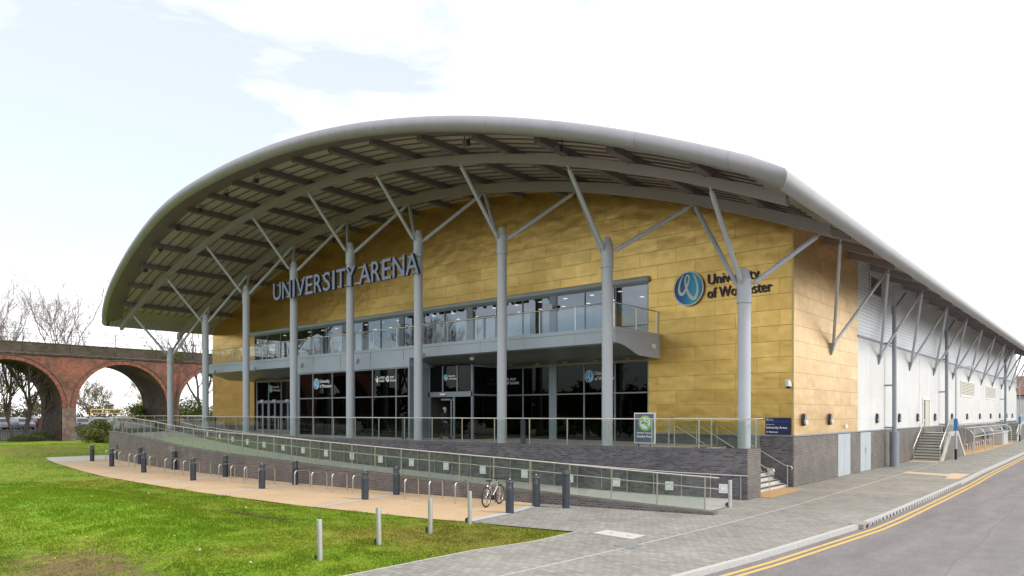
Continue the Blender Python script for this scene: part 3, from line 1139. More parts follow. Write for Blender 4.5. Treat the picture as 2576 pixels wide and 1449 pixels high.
# front bullnose
prof = [(1.0, 0.0), (.6, .0)] + [(.33 - .33 * sin(t), -.33 + .33 * cos(t)) for t in frange(0, pi, 12)]
mb = MB()
secs = []
for i, x in enumerate([XL] + frange(XL + 1.15, XR - 1.15, 88) + [XR]):
    secs.append([(x if 0 < i < 90 else (x - dy if i == 90 else x + dy),  YF(x) + dy, (ARC(x) if 0 < i < 90 or dy < .5 else ARC(XR - dy if i else XL + dy)) + dz) for dy, dz in prof])
mb.sweep(secs)
part(mb, 'bullnose_fascia', 'bullnose', roof)
mb = MB()
secs = []
for x in frange(XL + .33, XR - .33, 90):
    secs.append([(x, YF(x) + .33, ARC(x) - .66), (x, YF(x) + 1.62, ARC(x) - .375)])
mb.sweep(secs, smooth=False)
part(mb, 'soffit_trim', 'band', roof)
# side eaves
for sx, xe in ((1, XR), (-1, XL)):
    mb = MB()
    za = ARC(xe)
    pr = [(dy, dz) for dy, dz in prof]
    secs = []
    for y in (YF(xe), 60, 90, YE + 2):
        secs.append([(xe - sx * d, (y + d) if y == YF(xe) else y, za + dz + (ARC(xe - sx * d) - za if d > .5 else 0)) for d, dz in pr])
    mb.sweep(secs)
    part(mb, 'eaves_fascia', 'bullnose_y', roof)
    mb = MB()
    mb.sweep([[(xe - sx * .33, y, za - .66), (xe - sx * 1.0, y, ARC(xe - sx * 1.0) - .365)] for y in (YF(xe) + .4, YE + 2)], smooth=False)
    part(mb, 'eaves_trim', 'eave_soffit', roof)
# purlins
for y in [21.6 + .66 * i for i in range(16)]:
    mb = MB()
    secs = []
    for x in frange(XL + 2.2, XR - 2.0, 60):
        if YF(x) + 1.5 > y:
            continue
        z = ARC(x) - .362
        secs.append([(x, y - .03, z), (x, y - .03, z - .06), (x, y + .03, z - .06), (x, y + .03, z)])
    runs, cur = [], []
    for a, s in enumerate(secs):
        if cur and s[0][0] - cur[-1][0][0] > 2:
            runs.append(cur)
            cur = []
        cur.append(s)
    runs.append(cur)
    for r in runs:
        if len(r) > 1:
            mb.sweep(r, closed_prof=True, smooth=False, caps=True)
    part(mb, 'purlin', 'rafter_paint', roof)
# rafters
for k in range(-8, 9):
    x = XC + 3.125 * k
    z = ARC(x) - .37
    y0 = YF(x) + 1.25
    mb = MB()
    mb.box(x - .15, x + .15, y0, YW - .02, z - .31, z)
    part(mb, 'rafter', 'rafter_paint', roof)
    if k in (-5, -4, -3, -2, -1, 0, 3, 4):
        pass
# arched beams
for (y, zo, dep, xa, xb) in ((23.6, .68, .36, -63.4, -8.3), (28.6, .68, .46, -64.0, -8.4)):
    mb = MB()
    secs = []
    for x in frange(xa, xb, 64):
        z = 17.25 - sag(x) - zo
        secs.append([(x, y - .13, z), (x, y - .13, z - dep), (x, y + .13, z - dep), (x, y + .13, z)])
    mb.sweep(secs, closed_prof=True, smooth=False, caps=True)
    part(mb, 'arched_beam', 'beam_paint')
# floodlights hung under the canopy front are separate things further below

# --- walls
def vcol(mb, x0, x1, y0, y1, zb, zt, m=0):
    """wall piece whose top follows the roof arc (zt None) or is level"""
    n = max(1, int((x1 - x0) / 1.0)) if zt is None else 1
    for a, b in zip(frange(x0, x1, n)[:-1], frange(x0, x1, n)[1:]):
        ta = ARC(a) - .30 if zt is None else zt
        tb = ARC(b) - .30 if zt is None else zt
        mb.hexa([(a, y0, zb), (b, y0, zb), (b, y1, zb), (a, y1, zb)], [(a, y0, ta), (b, y0, tb), (b, y1, tb), (a, y1, ta)], m)


GX0, GX1 = -56.9, -18.24
mb = MB()
mb.add([], [])
vs, fs = [], []


def wallface(mb, x0, x1, y, zb, ztop):
    n = max(1, int((x1 - x0) / 1.5))
    X = frange(x0, x1, n)
    vv = [(x, y, zb) for x in X] + [(x, y, (ARC(x) - .28 if ztop is None else ztop)) for x in X]
    k = len(X)
    mb.add(vv, [(i, i + 1, k + i + 1, k + i) for i in range(k - 1)])


wallface(mb, WL, GX0, YW, 2.27, None)
wallface(mb, GX1, WR, YW, 2.27, None)
wallface(mb, GX0, GX1, YW, 10.0, None)
wallface(mb, GX0, GX1, YW, 6.0, 7.22)
# reveals of the openings
for xx in (GX0, GX1):
    mb.add([(xx, YW, 1.7), (xx, YW + .3, 1.7), (xx, YW + .3, 6.0), (xx, YW, 6.0)], [(0, 1, 2, 3)])
    mb.add([(xx, YW, 7.22), (xx, YW + .3, 7.22), (xx, YW + .3, 10.0), (xx, YW, 10.0)], [(0, 1, 2, 3)])
part(mb, 'front_wall', 'gold_x')
mb = MB()
ze = ARC(WR) - .25
mb.add([(WR, YW, 2.27), (WR, 42.2, 2.27), (WR, 42.2, ze), (WR, YW, ze)], [(0, 1, 2, 3)])
part(mb, 'side_return_wall', 'gold_y_sheen')
mb = MB()
mb.box(WR - .06, WR + .03, YW - .03, YW + .06, 2.27, ze)
part(mb, 'corner_trim', simple('gold corner trim', (.60, .43, .18), .4, .7, .05, 2.))
mb = MB()
mb.box(WR - .3, WR, 42.2, YE, 2.27, 7.55)
part(mb, 'white_side_wall', 'white_wall')
mb = MB()
mb.box(WR - .3, WR - .02, 42.2, YE, 7.58, ze)
part(mb, 'silver_side_wall', 'silver_wall')
mb = MB()
mb.box(WR - .1, WR + .05, 42.2, YE, 7.52, 7.62)
part(mb, 'cladding_rail', 'frame_grey')
for y in (58.2, 74, 90):
    mb = MB()
    mb.box(WR - .05, WR + .018, y - .035, y + .035, 2.32, 7.5)
    part(mb, 'cladding_joint', 'white_paint')
mb = MB()
mb.box(WL, WL + .3, YW + .31, YE, .0, ARC(WL) - .28)
mb.box(WL, WL + .05, YW + .02, YW + .31, 2.3, ARC(WL) - .28)
mb.box(WL, WR, YE, YE + .3, 0, 11)
part(mb, 'rear_wall', 'white_wall')
mb = MB()
mb.box(WR - .05, WR + .03, YW - .03, YE, -.1, 2.24)
part(mb, 'side_plinth', 'brick_y')
for xa, xb in ((GX1, WR - .05), (WL, GX0)):
    mb = MB()
    mb.box(xa, xb, YW - .03, YW + .3, -.1, 2.24)
    part(mb, 'front_plinth', 'brick_x')
for q in ((GX1, WR + .06, YW - .07, YW), (WL, GX0, YW - .07, YW), (WR, WR + .07, YW, YE)):
    mb = MB()
    mb.box(*q, 2.24, 2.31)
    part(mb, 'plinth_sill', 'frame_grey')
# interior behind the glass
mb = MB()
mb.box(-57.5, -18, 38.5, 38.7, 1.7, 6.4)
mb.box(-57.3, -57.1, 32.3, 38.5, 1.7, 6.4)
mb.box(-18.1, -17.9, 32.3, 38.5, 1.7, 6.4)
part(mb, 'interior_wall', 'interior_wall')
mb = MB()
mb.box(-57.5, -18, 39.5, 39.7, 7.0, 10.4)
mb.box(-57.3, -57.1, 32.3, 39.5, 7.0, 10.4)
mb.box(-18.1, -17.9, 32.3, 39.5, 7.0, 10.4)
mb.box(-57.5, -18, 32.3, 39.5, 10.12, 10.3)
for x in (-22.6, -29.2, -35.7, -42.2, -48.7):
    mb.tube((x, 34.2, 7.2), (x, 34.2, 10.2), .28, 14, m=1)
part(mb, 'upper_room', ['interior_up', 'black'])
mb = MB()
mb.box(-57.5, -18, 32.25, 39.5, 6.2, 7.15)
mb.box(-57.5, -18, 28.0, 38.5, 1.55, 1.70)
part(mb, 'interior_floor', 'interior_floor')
for k in range(20):
    x = -55.4 + 1.9 * k
    for yy in (34.0, 36.4):
        mb = MB()
        mb.tube((x, yy, 10.09), (x, yy, 10.115), .13, 12)
        part(mb, 'ceiling_lamp', 'downlight')

# --- upper glazing : six bays between piers
mb = MB()
mb.tube((GX0 - .25, YW - .10, 10.15), (GX1 + .06, YW - .10, 10.15), .15, 14)
mb.box(GX0 - .25, GX1 + .06, YW - .06, YW + .05, 9.97, 10.10)
part(mb, 'window_head', 'steel_paint')
PIER = [-17.95, -24.39, -30.97, -37.5, -44.05, -50.55, -57.1]
for i in range(6):
    xr, xl = PIER[i] - .2, PIER[i + 1] + .2
    if i == 0:
        xr = GX1
    if i == 5:
        xl = GX0
    fr = MB()
    for x in (xr - .03, xl + .03):
        fr.box(x - .03, x + .03, YW + .02, YW + .12, 7.22, 9.97)
    for z in (7.25, 9.94):
        fr.box(xl, xr, YW + .03, YW + .11, z - .035, z + .035)
    mull = [xr - (xr - xl) * q for q in (.333, .667)]
    for x in mull:
        fr.box(x - .03, x + .03, YW + .02, YW + .115, 7.22, 9.97)
    if i in (1, 3, 5, 2):
        # glazed balcony door with a top light
        a, b = mull[1] if i != 2 else mull[0], xl if i != 2 else mull[1]
        fr.box(min(a, b), max(a, b), YW + .0, YW + .10, 9.17, 9.27)
        c = (a + b) / 2
        fr.box(c - .05, c + .05, YW + .0, YW + .10, 7.25, 9.2)
        fr.box(min(a, b), min(a, b) + .10, YW, YW + .1, 7.25, 9.2)
        fr.box(max(a, b) - .10, max(a, b), YW, YW + .1, 7.25, 9.2)
    wn = part(fr, 'balcony_window', 'frame_grey')
    g = MB()
    for a, b in zip([xl] + mull[::-1], mull[::-1] + [xr]):
        g.box(a + .03, b - .03, YW + .065, YW + .075, 7.28, 9.91)
    part(g, 'pane', 'glass_up', wn)
    if i < 5:
        p = MB()
        p.box(PIER[i + 1] - .2, PIER[i + 1] + .2, YW + .01, YW + .2, 7.22, 9.97)
        part(p, 'window_pier', 'frame_grey')


def glazing(x0, x1, y, z0, z1, mulls, tz, name='ground_floor_window', glass='glass_low', fw=.035):
    fr = MB()
    for x in [x0 + fw, x1 - fw] + mulls:
        fr.box(x - fw, x + fw, y, y + .1, z0, z1)
    for z in (z0 + .04, z1 - .04) + tuple(tz):
        fr.box(x0, x1, y + .004, y + .096, z - .035, z + .035)
    wn = part(fr, name, 'frame_grey')
    g = MB()
    X = [x0] + sorted(mulls) + [x1]
    for a, b in zip(X[:-1], X[1:]):
        g.box(a + .02, b - .02, y + .05, y + .058, z0 + .04, z1 - .04)
    part(g, 'pane', glass, wn)
    return wn


def pier(x0, x1, y, z0, z1, mat='frame_grey'):
    p = MB()
    p.box(x0, x1, y - .01, y + .2, z0, z1)
    return part(p, 'glazing_pier', mat)


# right-hand ground floor
glazing(-24.22, GX1, YW + .02, TF - .05, 6.0, [-22.26, -20.27], [4.35])
pier(-24.6, -24.22, YW + .02, TF - .05, 6.0)
glazing(-31.0, -24.6, YW + .02, TF - .05, 6.0, [-28.72, -26.62], [4.35])
# entrance lobby with automatic sliding doors
EY = 29.3
lb = MB()
lx0, lx1 = -31.85, -28.15
lb.box(lx0, lx1, EY, EY + .12, 4.25, 4.55)
for x in (lx0 + .05, lx1 - .05):
    lb.box(x - .06, x + .06, EY, EY + .12, TF - .05, 6.1)
for x in (-30.62, -29.4):
    lb.box(x - .04, x + .04, EY, EY + .1, 4.5, 6.1)
lb.box(-29.72, -29.62, EY + .02, EY + .1, TF, 4.25)
lb.box(lx1 - .12, lx1, EY + .12, YW, 4.3, 4.4)
lb.box(lx1 - .12, lx1, EY + .12, YW, 5.98, 6.1)
lob = part(lb, 'entrance_lobby', 'frame_grey')
g = MB()
g.box(lx0 + .1, lx1 - .1, EY + .05, EY + .058, 4.55, 6.06)
g.box(-29.6, lx1 - .1, EY + .05, EY + .058, TF, 4.25)
g.box(lx1 - .065, lx1 - .055, EY + .12, YW, TF, 6.0)
part(g, 'pane', 'glass_low', lob)
d = MB()
for x in (-30.03, -29.80):
    d.box(x - .05, x + .05, EY + .14, EY + .2, TF, 4.15)
d.box(-30.9, -29.75, EY + .14, EY + .2, 4.05, 4.15)
d.box(-30.9, -29.75, EY + .14, EY + .2, TF, TF + .1)
part(d, 'sliding_door', 'frame_grey', lob)
d = MB()
d.box(-30.75, -30.35, EY - .08, EY - .005, 4.34, 4.46)
part(d, 'door_sensor', 'white_plastic', lob)
# projecting bay
BX0, BX1, BY = -43.95, -31.9, 27.85
glazing(-43.62, -38.0, BY + .02, TF - .04, 6.05, [-41.94, -39.7], [4.3])
pier(-38.0, -37.35, BY + .02, TF - .04, 6.05)
glazing(-37.35, -32.0, BY + .02, TF - .04, 6.05, [-35.45, -33.19], [4.3])
pier(-43.95, -43.62, BY + .02, TF - .04, 6.05)
for xa, ya in ((BX1 - .1, BY), (BX0, BY + .23)):
    p = MB()
    p.box(xa, xa + .1, ya, EY if xa > -40 else YW, TF - .05, 6.05)
    part(p, 'bay_return', 'frame_grey')
p = MB()
p.box(BX1 - .1, BX1 - .02, EY, 38, TF - .05, 6.05)
part(p, 'lobby_partition', 'interior_wall')
# wall-plane glazing left of the bay with three double doors
fr = MB()
LX = [-56.55, -54.64, -52.68, -50.7]
for x in LX:
    fr.box(x - .05, x + .05, YW + .02, YW + .13, TF - .05, 6.0)
for z in (5.97, 4.30):
    fr.box(LX[0], LX[-1], YW + .025, YW + .125, z - .06, z + .06)
wn = part(fr, 'door_screen', 'frame_grey')
g = MB()
for a, b in zip(LX[:-1], LX[1:]):
    g.box(a + .05, b - .05, YW + .07, YW + .078, 4.36, 5.92)
part(g, 'pane', 'glass_low', wn)
for a, b in zip(LX[:-1], LX[1:]):
    c = (a + b) / 2
    d = MB()
    for q0, q1 in ((a + .06, c - .01), (c + .01, b - .06)):
        for xx in (q0, q1 - .11):
            d.box(xx, xx + .11, YW + .03, YW + .10, TF, 4.24)
        for z0, z1 in ((TF, TF + .14), (2.9, 2.96), (4.13, 4.24)):
            d.box(q0 + .11, q1 - .11, YW + .03, YW + .10, z0, z1)
    dd = part(d, 'double_door', 'frame_grey')
    h = MB()
    for xx in (c - .16, c + .16):
        h.pipe([(xx, YW + .03, 2.55), (xx, YW - .05, 2.58), (xx, YW - .05, 3.1), (xx, YW + .03, 3.13)], .016, 6)
    part(h, 'handle', 'stainless', dd)
    g = MB()
    g.box(a + .1, b - .1, YW + .06, YW + .066, TF + .1, 4.2)
    part(g, 'door_pane', 'glass_low', dd)
    h = MB()
    h.box(c - .2, c + .2, YW - .06, YW + .02, 4.24, 4.42)
    part(h, 'door_light', 'white_plastic', dd)
glazing(-50.65, -44.0, YW + .02, TF - .05, 6.0, [-48.4, -46.2], [4.3])
g = MB()
g.box(-30.9, -30.45, 31.0, 31.03, 4.75, 4.95)
part(g, 'exit_sign', 'green_exit')

# --- balcony
X0b, X1b, Yb = -57.5, -17.6, 27.83
curve = [(Yb, 7.24), (Yb, 6.56), (28.25, 6.53), (28.7, 6.45), (29.15, 6.32), (29.6, 6.17), (30.0, 6.08), (YW - .01, 6.03), (YW - .01, 7.24)]
mb = MB()
mb.prism(curve, X0b, X1b, lambda u, v, t: (t, u, v))
bal = part(mb, 'balcony', 'fascia_panel')
mb = MB()
mb.prism([(a, b - .004) for a, b in curve[2:-1]] + [(YW - .01, 6.06), (30, 6.12), (29.15, 6.36), (28.25, 6.56)], X0b + .12, X1b - .06, lambda u, v, t: (t, u, v))
part(mb, 'soffit', 'soffit_shade', bal)
mb = MB()
mb.box(X0b - .03, X1b + .03, Yb - .035, YW - .02, 7.10, 7.28)
part(mb, 'capping', 'fascia_panel', bal)
mb = MB()
mb.box(BX0, BX1, Yb - .012, BY + .25, 6.05, 6.57)
mb.prism([(Yb + .26, 6.05), (30.05, 6.05), (30.05, 6.085), (29.6, 6.17), (29.15, 6.32), (28.7, 6.45), (28.25, 6.53), (Yb + .26, 6.55)], BX1 - .1, BX1,
         lambda u, v, t: (t, u, v))
part(mb, 'bay_fascia', 'fascia_panel', bal)
for k in range(12):
    mb = MB()
    x = -19.9 - 3.13 * k
    mb.box(x - .006, x + .006, Yb - .004 - (.012 if BX0 < x < BX1 else 0), Yb + .01, 6.56 if not BX0 < x < BX1 else 6.06, 7.09)
    part(mb, 'panel_joint', 'grey_dark', bal)
posts = [-17.72 - 2.2 * i for i in range(19)]
for i, x in enumerate(posts):
    mb = MB()
    mb.box(x - .03, x + .03, Yb + .06, Yb + .10, 7.28, 8.42)
    part(mb, 'baluster_post', 'stainless', bal)
for a, b in zip(posts[1:], posts[:-1]):
    mb = MB()
    mb.box(a + .04, (a + b) / 2 - .006, Yb + .074, Yb + .086, 7.30, 8.36)
    mb.box((a + b) / 2 + .006, b - .04, Yb + .074, Yb + .086, 7.30, 8.36)
    part(mb, 'glass_panel', 'glass_balc', bal)
for y in (29.9, 31.85):
    mb = MB()
    mb.box(X1b - .14, X1b - .10, y - .03, y + .03, 7.28, 8.42)
    part(mb, 'baluster_post', 'stainless', bal)
mb = MB()
for a, b in ((Yb + .12, 29.85), (29.95, 31.8)):
    mb.box(X1b - .126, X1b - .114, a, (a + b) / 2 - .005, 7.30, 8.36)
    mb.box(X1b - .126, X1b - .114, (a + b) / 2 + .005, b, 7.30, 8.36)
part(mb, 'glass_panel', 'glass_balc', bal)
mb = MB()
mb.pipe([(-57.3, Yb + .08, 8.42), (X1b - .12, Yb + .08, 8.42), (X1b - .12, YW - .05, 8.42)], .03, 8)
part(mb, 'handrail', 'stainless', bal)
for k in range(7):
    mb = MB()
    x = -18.9 - 1.95 * k
    mb.tube((x, 31.0, 6.02), (x, 31.0, 6.045), .12, 14)
    part(mb, 'soffit_lamp', 'lamp_glass', bal)

# --- columns with their branching struts
XCOL = [XC + 6.25 * (4 - i) for i in range(9)]
YC = 26.6
for i, x in enumerate(XCOL):
    zt = 13.72 - sag(x)
    zt += .08
    mb = MB()
    mb.tube((x, YC, TF - .1), (x, YC, zt - 1.35), .245, 28, cap=False)
    mb.lathe([(.245, zt - 1.35), (.29, zt - 1.35)], 28, (x, YC, 0))
    col = part(mb, 'column', 'steel_paint')
    mb = MB()
    mb.tube((x, YC, zt - 1.35), (x, YC, zt - .42), .275, 28, cap=False)
    mb.lathe([(.275, zt - .42), (.26, zt - .40), (.15, zt - .03), (.12, zt), (0.001, zt + .01)], 28, (x, YC, 0))
    part(mb, 'collar', 'steel_paint', col)

    def strut(p, q):
        p, q = Vector(p), Vector(q)
        d = (q - p).normalized()
        mb = MB()
        mb.tube(p + d * .18, q - d * .22, .095, 14)
        mb.tube(p + d * .10, p + d * .2, .06, 10, .095)
        mb.tube(q - d * .22, q - d * .12, .095, 10, .05)
        mb.tube(p - d * .15, p + d * .12, .035, 8)
        mb.tube(q - d * .14, q + d * .05, .035, 8)
        part(mb, 'strut', 'steel_paint', col)
    zf = 17.25 - sag(x) - .68 - .36
    strut((x, YC - .28, zt - .62), (x, 23.6, zf))
    for s in (-1, 1):
        xn = x + s * 3.125
        if i == 0 and s == 1:
            xn = -8.75
        if i == 8 and s == -1:
            xn = -63.4
        zn = 17.25 - sag(xn) - .68 - .46
        strut((x + s * .27, YC + .05, zt - .66), (xn - s * .06, 28.6, zn))
    # a small fixing bracket where the column passes the balcony edge
    if -57 < x < -18:
        mb = MB()
        mb.box(x - 1.02, x - .78, Yb - .16, Yb - .003, 6.50, 6.76)
        part(mb, 'bracket', 'fascia_panel', col)

# --- right-hand eaves: outriggers, V struts, downpipes
for k in range(0, 22):
    y = 32.35 + 4.2 * k
    if y > YE - 1:
        break
    mb = MB()
    xa, xb = WR - .1, (-8.85 if k else -8.7)
    mb.hexa([(xa, y - .11, ARC(xa) - .72), (xb, y - .11, ARC(xb) - .68), (xb, y + .11, ARC(xb) - .68), (xa, y + .11, ARC(xa) - .72)],
            [(xa, y - .11, ARC(xa) - .38), (xb, y - .11, ARC(xb) - .38), (xb, y + .11, ARC(xb) - .38), (xa, y + .11, ARC(xa) - .38)])
    part(mb, 'outrigger', 'beam_paint')
ztop = ARC(-9.1) - .72
for k in range(11):
    yf = 37.34 + 8.42 * k if k < 1 else 46.56 + 8.36 * (k - 1) - (.1 if k > 1 else 0)
    foot = Vector((WR + .13, yf, 6.72))
    br = MB()
    br.hexa([(WR, yf - .06, 6.2), (WR + .05, yf - .06, 6.2), (WR + .05, yf + .06, 6.2), (WR, yf + .06, 6.2)],
            [(WR, yf - .15, 6.8), (WR + .22, yf - .15, 6.8), (WR + .22, yf + .15, 6.8), (WR, yf + .15, 6.8)])
    bo = part(br, 'strut_bracket', 'frame_grey')
    tops = [32.35 + 8.4 * k, 32.35 + 8.4 * (k + 1)]
    for tY in tops:
        q = Vector((-9.1, tY, ztop))
        d = (q - foot).normalized()
        mb = MB()
        mb.tube(foot + d * .1, q - d * .28, .075, 12)
        mb.tube(q - d * .3, q, .03, 8)
        part(mb, 'eaves_strut', 'steel_paint', bo)
for yy in (48.2, 65.6, 104.2):
    mb = MB()
    mb.tube((-10.45, yy, 0), (-10.45, yy, 2.15), .26, 20)
    mb.tube((-10.45, yy, 2.15), (-10.45, yy, 9.6), .125, 16)
    mb.tube((-10.45, yy, 9.4), (-10.45, yy, 9.85), .16, 16)
    mb.tube((-10.45, yy, 9.7), (-10.2, yy - 1.2, 10.9), .06, 10)
    mb.tube((-10.45, yy, 9.7), (-10.2, yy + 1.9, 10.9), .06, 10)
    for z in (2.4, 5.0, 7.6):
        mb.box(WR - .02, -10.4, yy - .04, yy + .04, z - .05, z + .05)
    part(mb, 'eaves_post', 'frame_grey')
# service doors, upper door, louvres
for y0, y1 in ((38.44, 40.6), (42.57, 44.72)):
    mb = MB()
    mid = (y0 + y1) / 2
    mb.box(WR - .02, WR + .045, y0, mid - .012, .02, 2.2)
    mb.box(WR - .02, WR + .045, mid + .012, y1, .02, 2.2)
    dd = part(mb, 'service_door', 'service_door', label='plain double service door' if y0 < 40 else 'double service door with a pull handle')
    if y0 > 40:
        h = MB()
        h.box(WR + .045, WR + .09, mid - .1, mid - .05, 1.0, 1.35)
        part(h, 'handle', 'stainless', dd)
mb = MB()
mb.box(WR - .02, WR + .06, 59.15, 59.35, 2.32, 4.45)
mb.box(WR - .02, WR + .06, 61.55, 61.75, 2.32, 4.45)
mb.box(WR - .02, WR + .06, 59.35, 61.55, 4.28, 4.45)
mb.box(WR - .02, WR + .012, 59.35, 61.55, 1.8, 4.28, 1)
mb.box(WR + .013, WR + .04, 59.35, 60.0, 1.8, 4.28, 2)
part(mb, 'upper_door', ['white_paint', 'louvre_cream', 'grey_dark'])
for y0, y1, z0, z1, mt in ((75.6, 83.4, 4.95, 6.2, 'louvre_cream'), (91.9, 99.4, 4.95, 6.2, 'louvre_cream'), (44.75, 47.2, 10.3, 11.3, 'louvre_dark')):
    fr = MB()
    fr.box(WR, WR + .05, y0 - .12, y1 + .12, z0 - .12, z0)
    fr.box(WR, WR + .05, y0 - .12, y1 + .12, z1, z1 + .12)
    fr.box(WR, WR + .05, y0 - .12, y0, z0, z1)
    fr.box(WR, WR + .05, y1, y1 + .12, z0, z1)
    lo = part(fr, 'louvre', 'white_paint' if mt == 'louvre_cream' else 'silver_wall')
    s = MB()
    nb = 9
    for j in range(nb):
        za = z0 + (z1 - z0) * j / nb
        zb = z0 + (z1 - z0) * (j + .72) / nb
        s.hexa([(WR + .005, y0, za), (WR + .045, y0, za), (WR + .045, y1, za), (WR + .005, y1, za)],
               [(WR - .0 + .003, y0, zb), (WR + .015, y0, zb), (WR + .015, y1, zb), (WR + .003, y1, zb)])
    part(s, 'blades', mt, lo)
    s = MB()
    s.box(WR - .015, WR + .002, y0, y1, z0, z1)
    part(s, 'backing', 'grey_dark', lo)

# ================================================================== THINGS FIXED TO THE BUILDING
# big letters on rails in front of the columns
SGN = thing('letter_sign', 'large lilac grey letters on two rails across three columns reading UNIVERSITY ARENA', 'sign', (-36.5, 26.1, 10.95))
for z in (11.12, 12.03):
    mb = MB()
    mb.tube((-43.9, 26.26, z), (-29.1, 26.26, z), .045, 8)
    mb.build('rail', 'steel_paint', SGN)
word = 'UNIVERSITY ARENA'
adv = {'U': .98, 'N': 1.02, 'I': .48, 'V': .92, 'E': .80, 'R': .86, 'S': .78, 'T': .82, 'Y': .86, ' ': .30, 'A': .95}
tot = sum(adv[c] for c in word)
x = -43.92
for ch in word:
    wd = adv[ch] * (14.85 / tot)
    if ch != ' ':
        mb = MB()
        cw = wd * .86 if ch not in 'IAVYT' else (wd * .42 if ch == 'I' else wd * 1.0)
        vs, fs, a, b = glyphs(ch, 1.18 / .70, .09, .012)
        k = cw / (b - a)
        hz = [v[1] for v in vs]
        kz = 1.18 / (max(hz) - min(hz))
        mb.add([(x + (wd - cw) / 2 + (v[0] - a) * k, 26.1 - v[2], 10.95 + (v[1] - min(hz)) * kz) for v in vs], fs)
        for f in range(len(mb.f)):
            n = [mb.v[i][1] for i in mb.f[f]]
            mb.mi[f] = 0 if max(n) < 26.012 else 1
        mb.build('letter', ['sign_letter', 'sign_return'], SGN)
    x += wd


def logo(mb, cx, cz, r, fn, mats=(0, 1, 2)):
    """round emblem: pale rim, blue face and a looping white ribbon; fn(x, z, t)"""
    n = 40
    rim = [(cx + r * cos(2 * pi * i / n), cz + r * 1.06 * sin(2 * pi * i / n)) for i in range(n)]
    mb.prism(rim, 0, .03 * r, lambda u, v, t: fn(u, v, t), mats[0])
    face = [(cx + r * .92 * cos(2 * pi * i / n), cz + r * .92 * 1.06 * sin(2 * pi * i / n)) for i in range(n)]
    mb.prism(face, .03 * r, .045 * r, lambda u, v, t: fn(u, v, t), mats[1])
    # ribbon: a running stroke that loops, like a handwritten w
    raw = [(-.34, .86), (-.52, .60), (-.64, .22), (-.64, -.14), (-.50, -.32), (-.30, -.24), (-.10, .10), (.05, .48), (.06, .74), (-.06, .84), (-.18, .70), (-.20, .40),
           (-.12, .02), (.06, -.36), (.30, -.64), (.52, -.62), (.66, -.30), (.66, .10), (.56, .50), (.38, .86)]
    wid = [.03, .05, .08, .11, .12, .10, .08, .07, .06, .055, .06, .07, .085, .11, .135, .125, .10, .08, .06, .03]
    P = []
    for i in range(len(raw) - 1):
        p0, p1, p2, p3 = raw[max(i - 1, 0)], raw[i], raw[i + 1], raw[min(i + 2, len(raw) - 1)]
        for t in (0, .25, .5, .75):
            f = lambda q: .5 * ((2 * p1[q]) + (-p0[q] + p2[q]) * t + (2 * p0[q] - 5 * p1[q] + 4 * p2[q] - p3[q]) * t * t + (-p0[q] + 3 * p1[q] - 3 * p2[q] + p3[q]) * t ** 3)
            P.append((f(0), f(1), wid[i] + (wid[i + 1] - wid[i]) * t))
    P.append((*raw[-1], wid[-1]))
    vs = []
    for i, (u, v, wv) in enumerate(P):
        a, b = P[max(i - 1, 0)], P[min(i + 1, len(P) - 1)]
        dx, dz = b[0] - a[0], b[1] - a[1]
        q = sqrt(dx * dx + dz * dz) or 1
        lift = (.055 + .012 * i / len(P)) * r
        for s in (1, -1):
            vs.append(fn(cx + r * .92 * (u - dz / q * wv * s * .85), cz + r * .97 * (v + dx / q * wv * s * .85), lift))
    mb.add(vs, [(2 * i, 2 * i + 1, 2 * i + 3, 2 * i + 2) for i in range(len(P) - 1)], False, mats[2])


WLG = thing('wall_logo_sign', 'round blue and white emblem with raised navy words University of Worcester on the gold front', 'sign', (-15.95, YW, 9.37))
mb = MB()
logo(mb, -15.96, 9.37, .80, lambda u, v, t: (u, YW - .12 - t, v))
mb.build('emblem', ['white_paint', 'logo_disc', 'white_paint'], WLG)
mb = MB()
put_text(mb, 'University', .50, -14.98, 2.50, 9.46, lambda x, z, t: (x, YW - .07 - t, z), .04, .002)
mb.build('lettering', 'text_navy', WLG)
mb = MB()
put_text(mb, 'of Worcester', .50, -15.0, 3.10, 8.80, lambda x, z, t: (x, YW - .07 - t, z), .04, .002)
mb.build('lettering', 'text_navy', WLG)


def window_transfer(cx, cz, y, label, r=.31):
    t = thing('window_sticker', label, 'window sticker', (cx, y, cz))
    mb = MB()
    logo(mb, cx, cz, r, lambda u, v, q: (u, y - .006 - q * .3, v), (0, 1, 0))
    mb.build('emblem', ['white_paint', 'logo_disc'], t)
    mb = MB()
    q_ = r / .31
    put_text(mb, 'University', .20 * q_, cx + r + .05, 1.02 * q_, cz + .05 * q_, lambda x, z, q: (x, y - .008 - q, z), .002, .004)
    put_text(mb, 'of Worcester', .20 * q_, cx + r + .05, 1.24 * q_, cz - .24 * q_, lambda x, z, q: (x, y - .008 - q, z), .002, .004)
    mb.build('lettering', 'text_white', t)


window_transfer(-41.5, 5.28, BY + .02, 'blue round emblem and white words University of Worcester on the projecting bay glass', .345)
window_transfer(-21.9, 5.3, YW + .02, 'blue round emblem and white wording on the glass behind the second column from the right', .31)
window_transfer(-30.33, 5.40, EY, 'small blue emblem and white wording above the entrance doors', .175)
window_transfer(-54.3, 5.35, YW + .02, 'small blue emblem and white wording above the far left doors', .30)


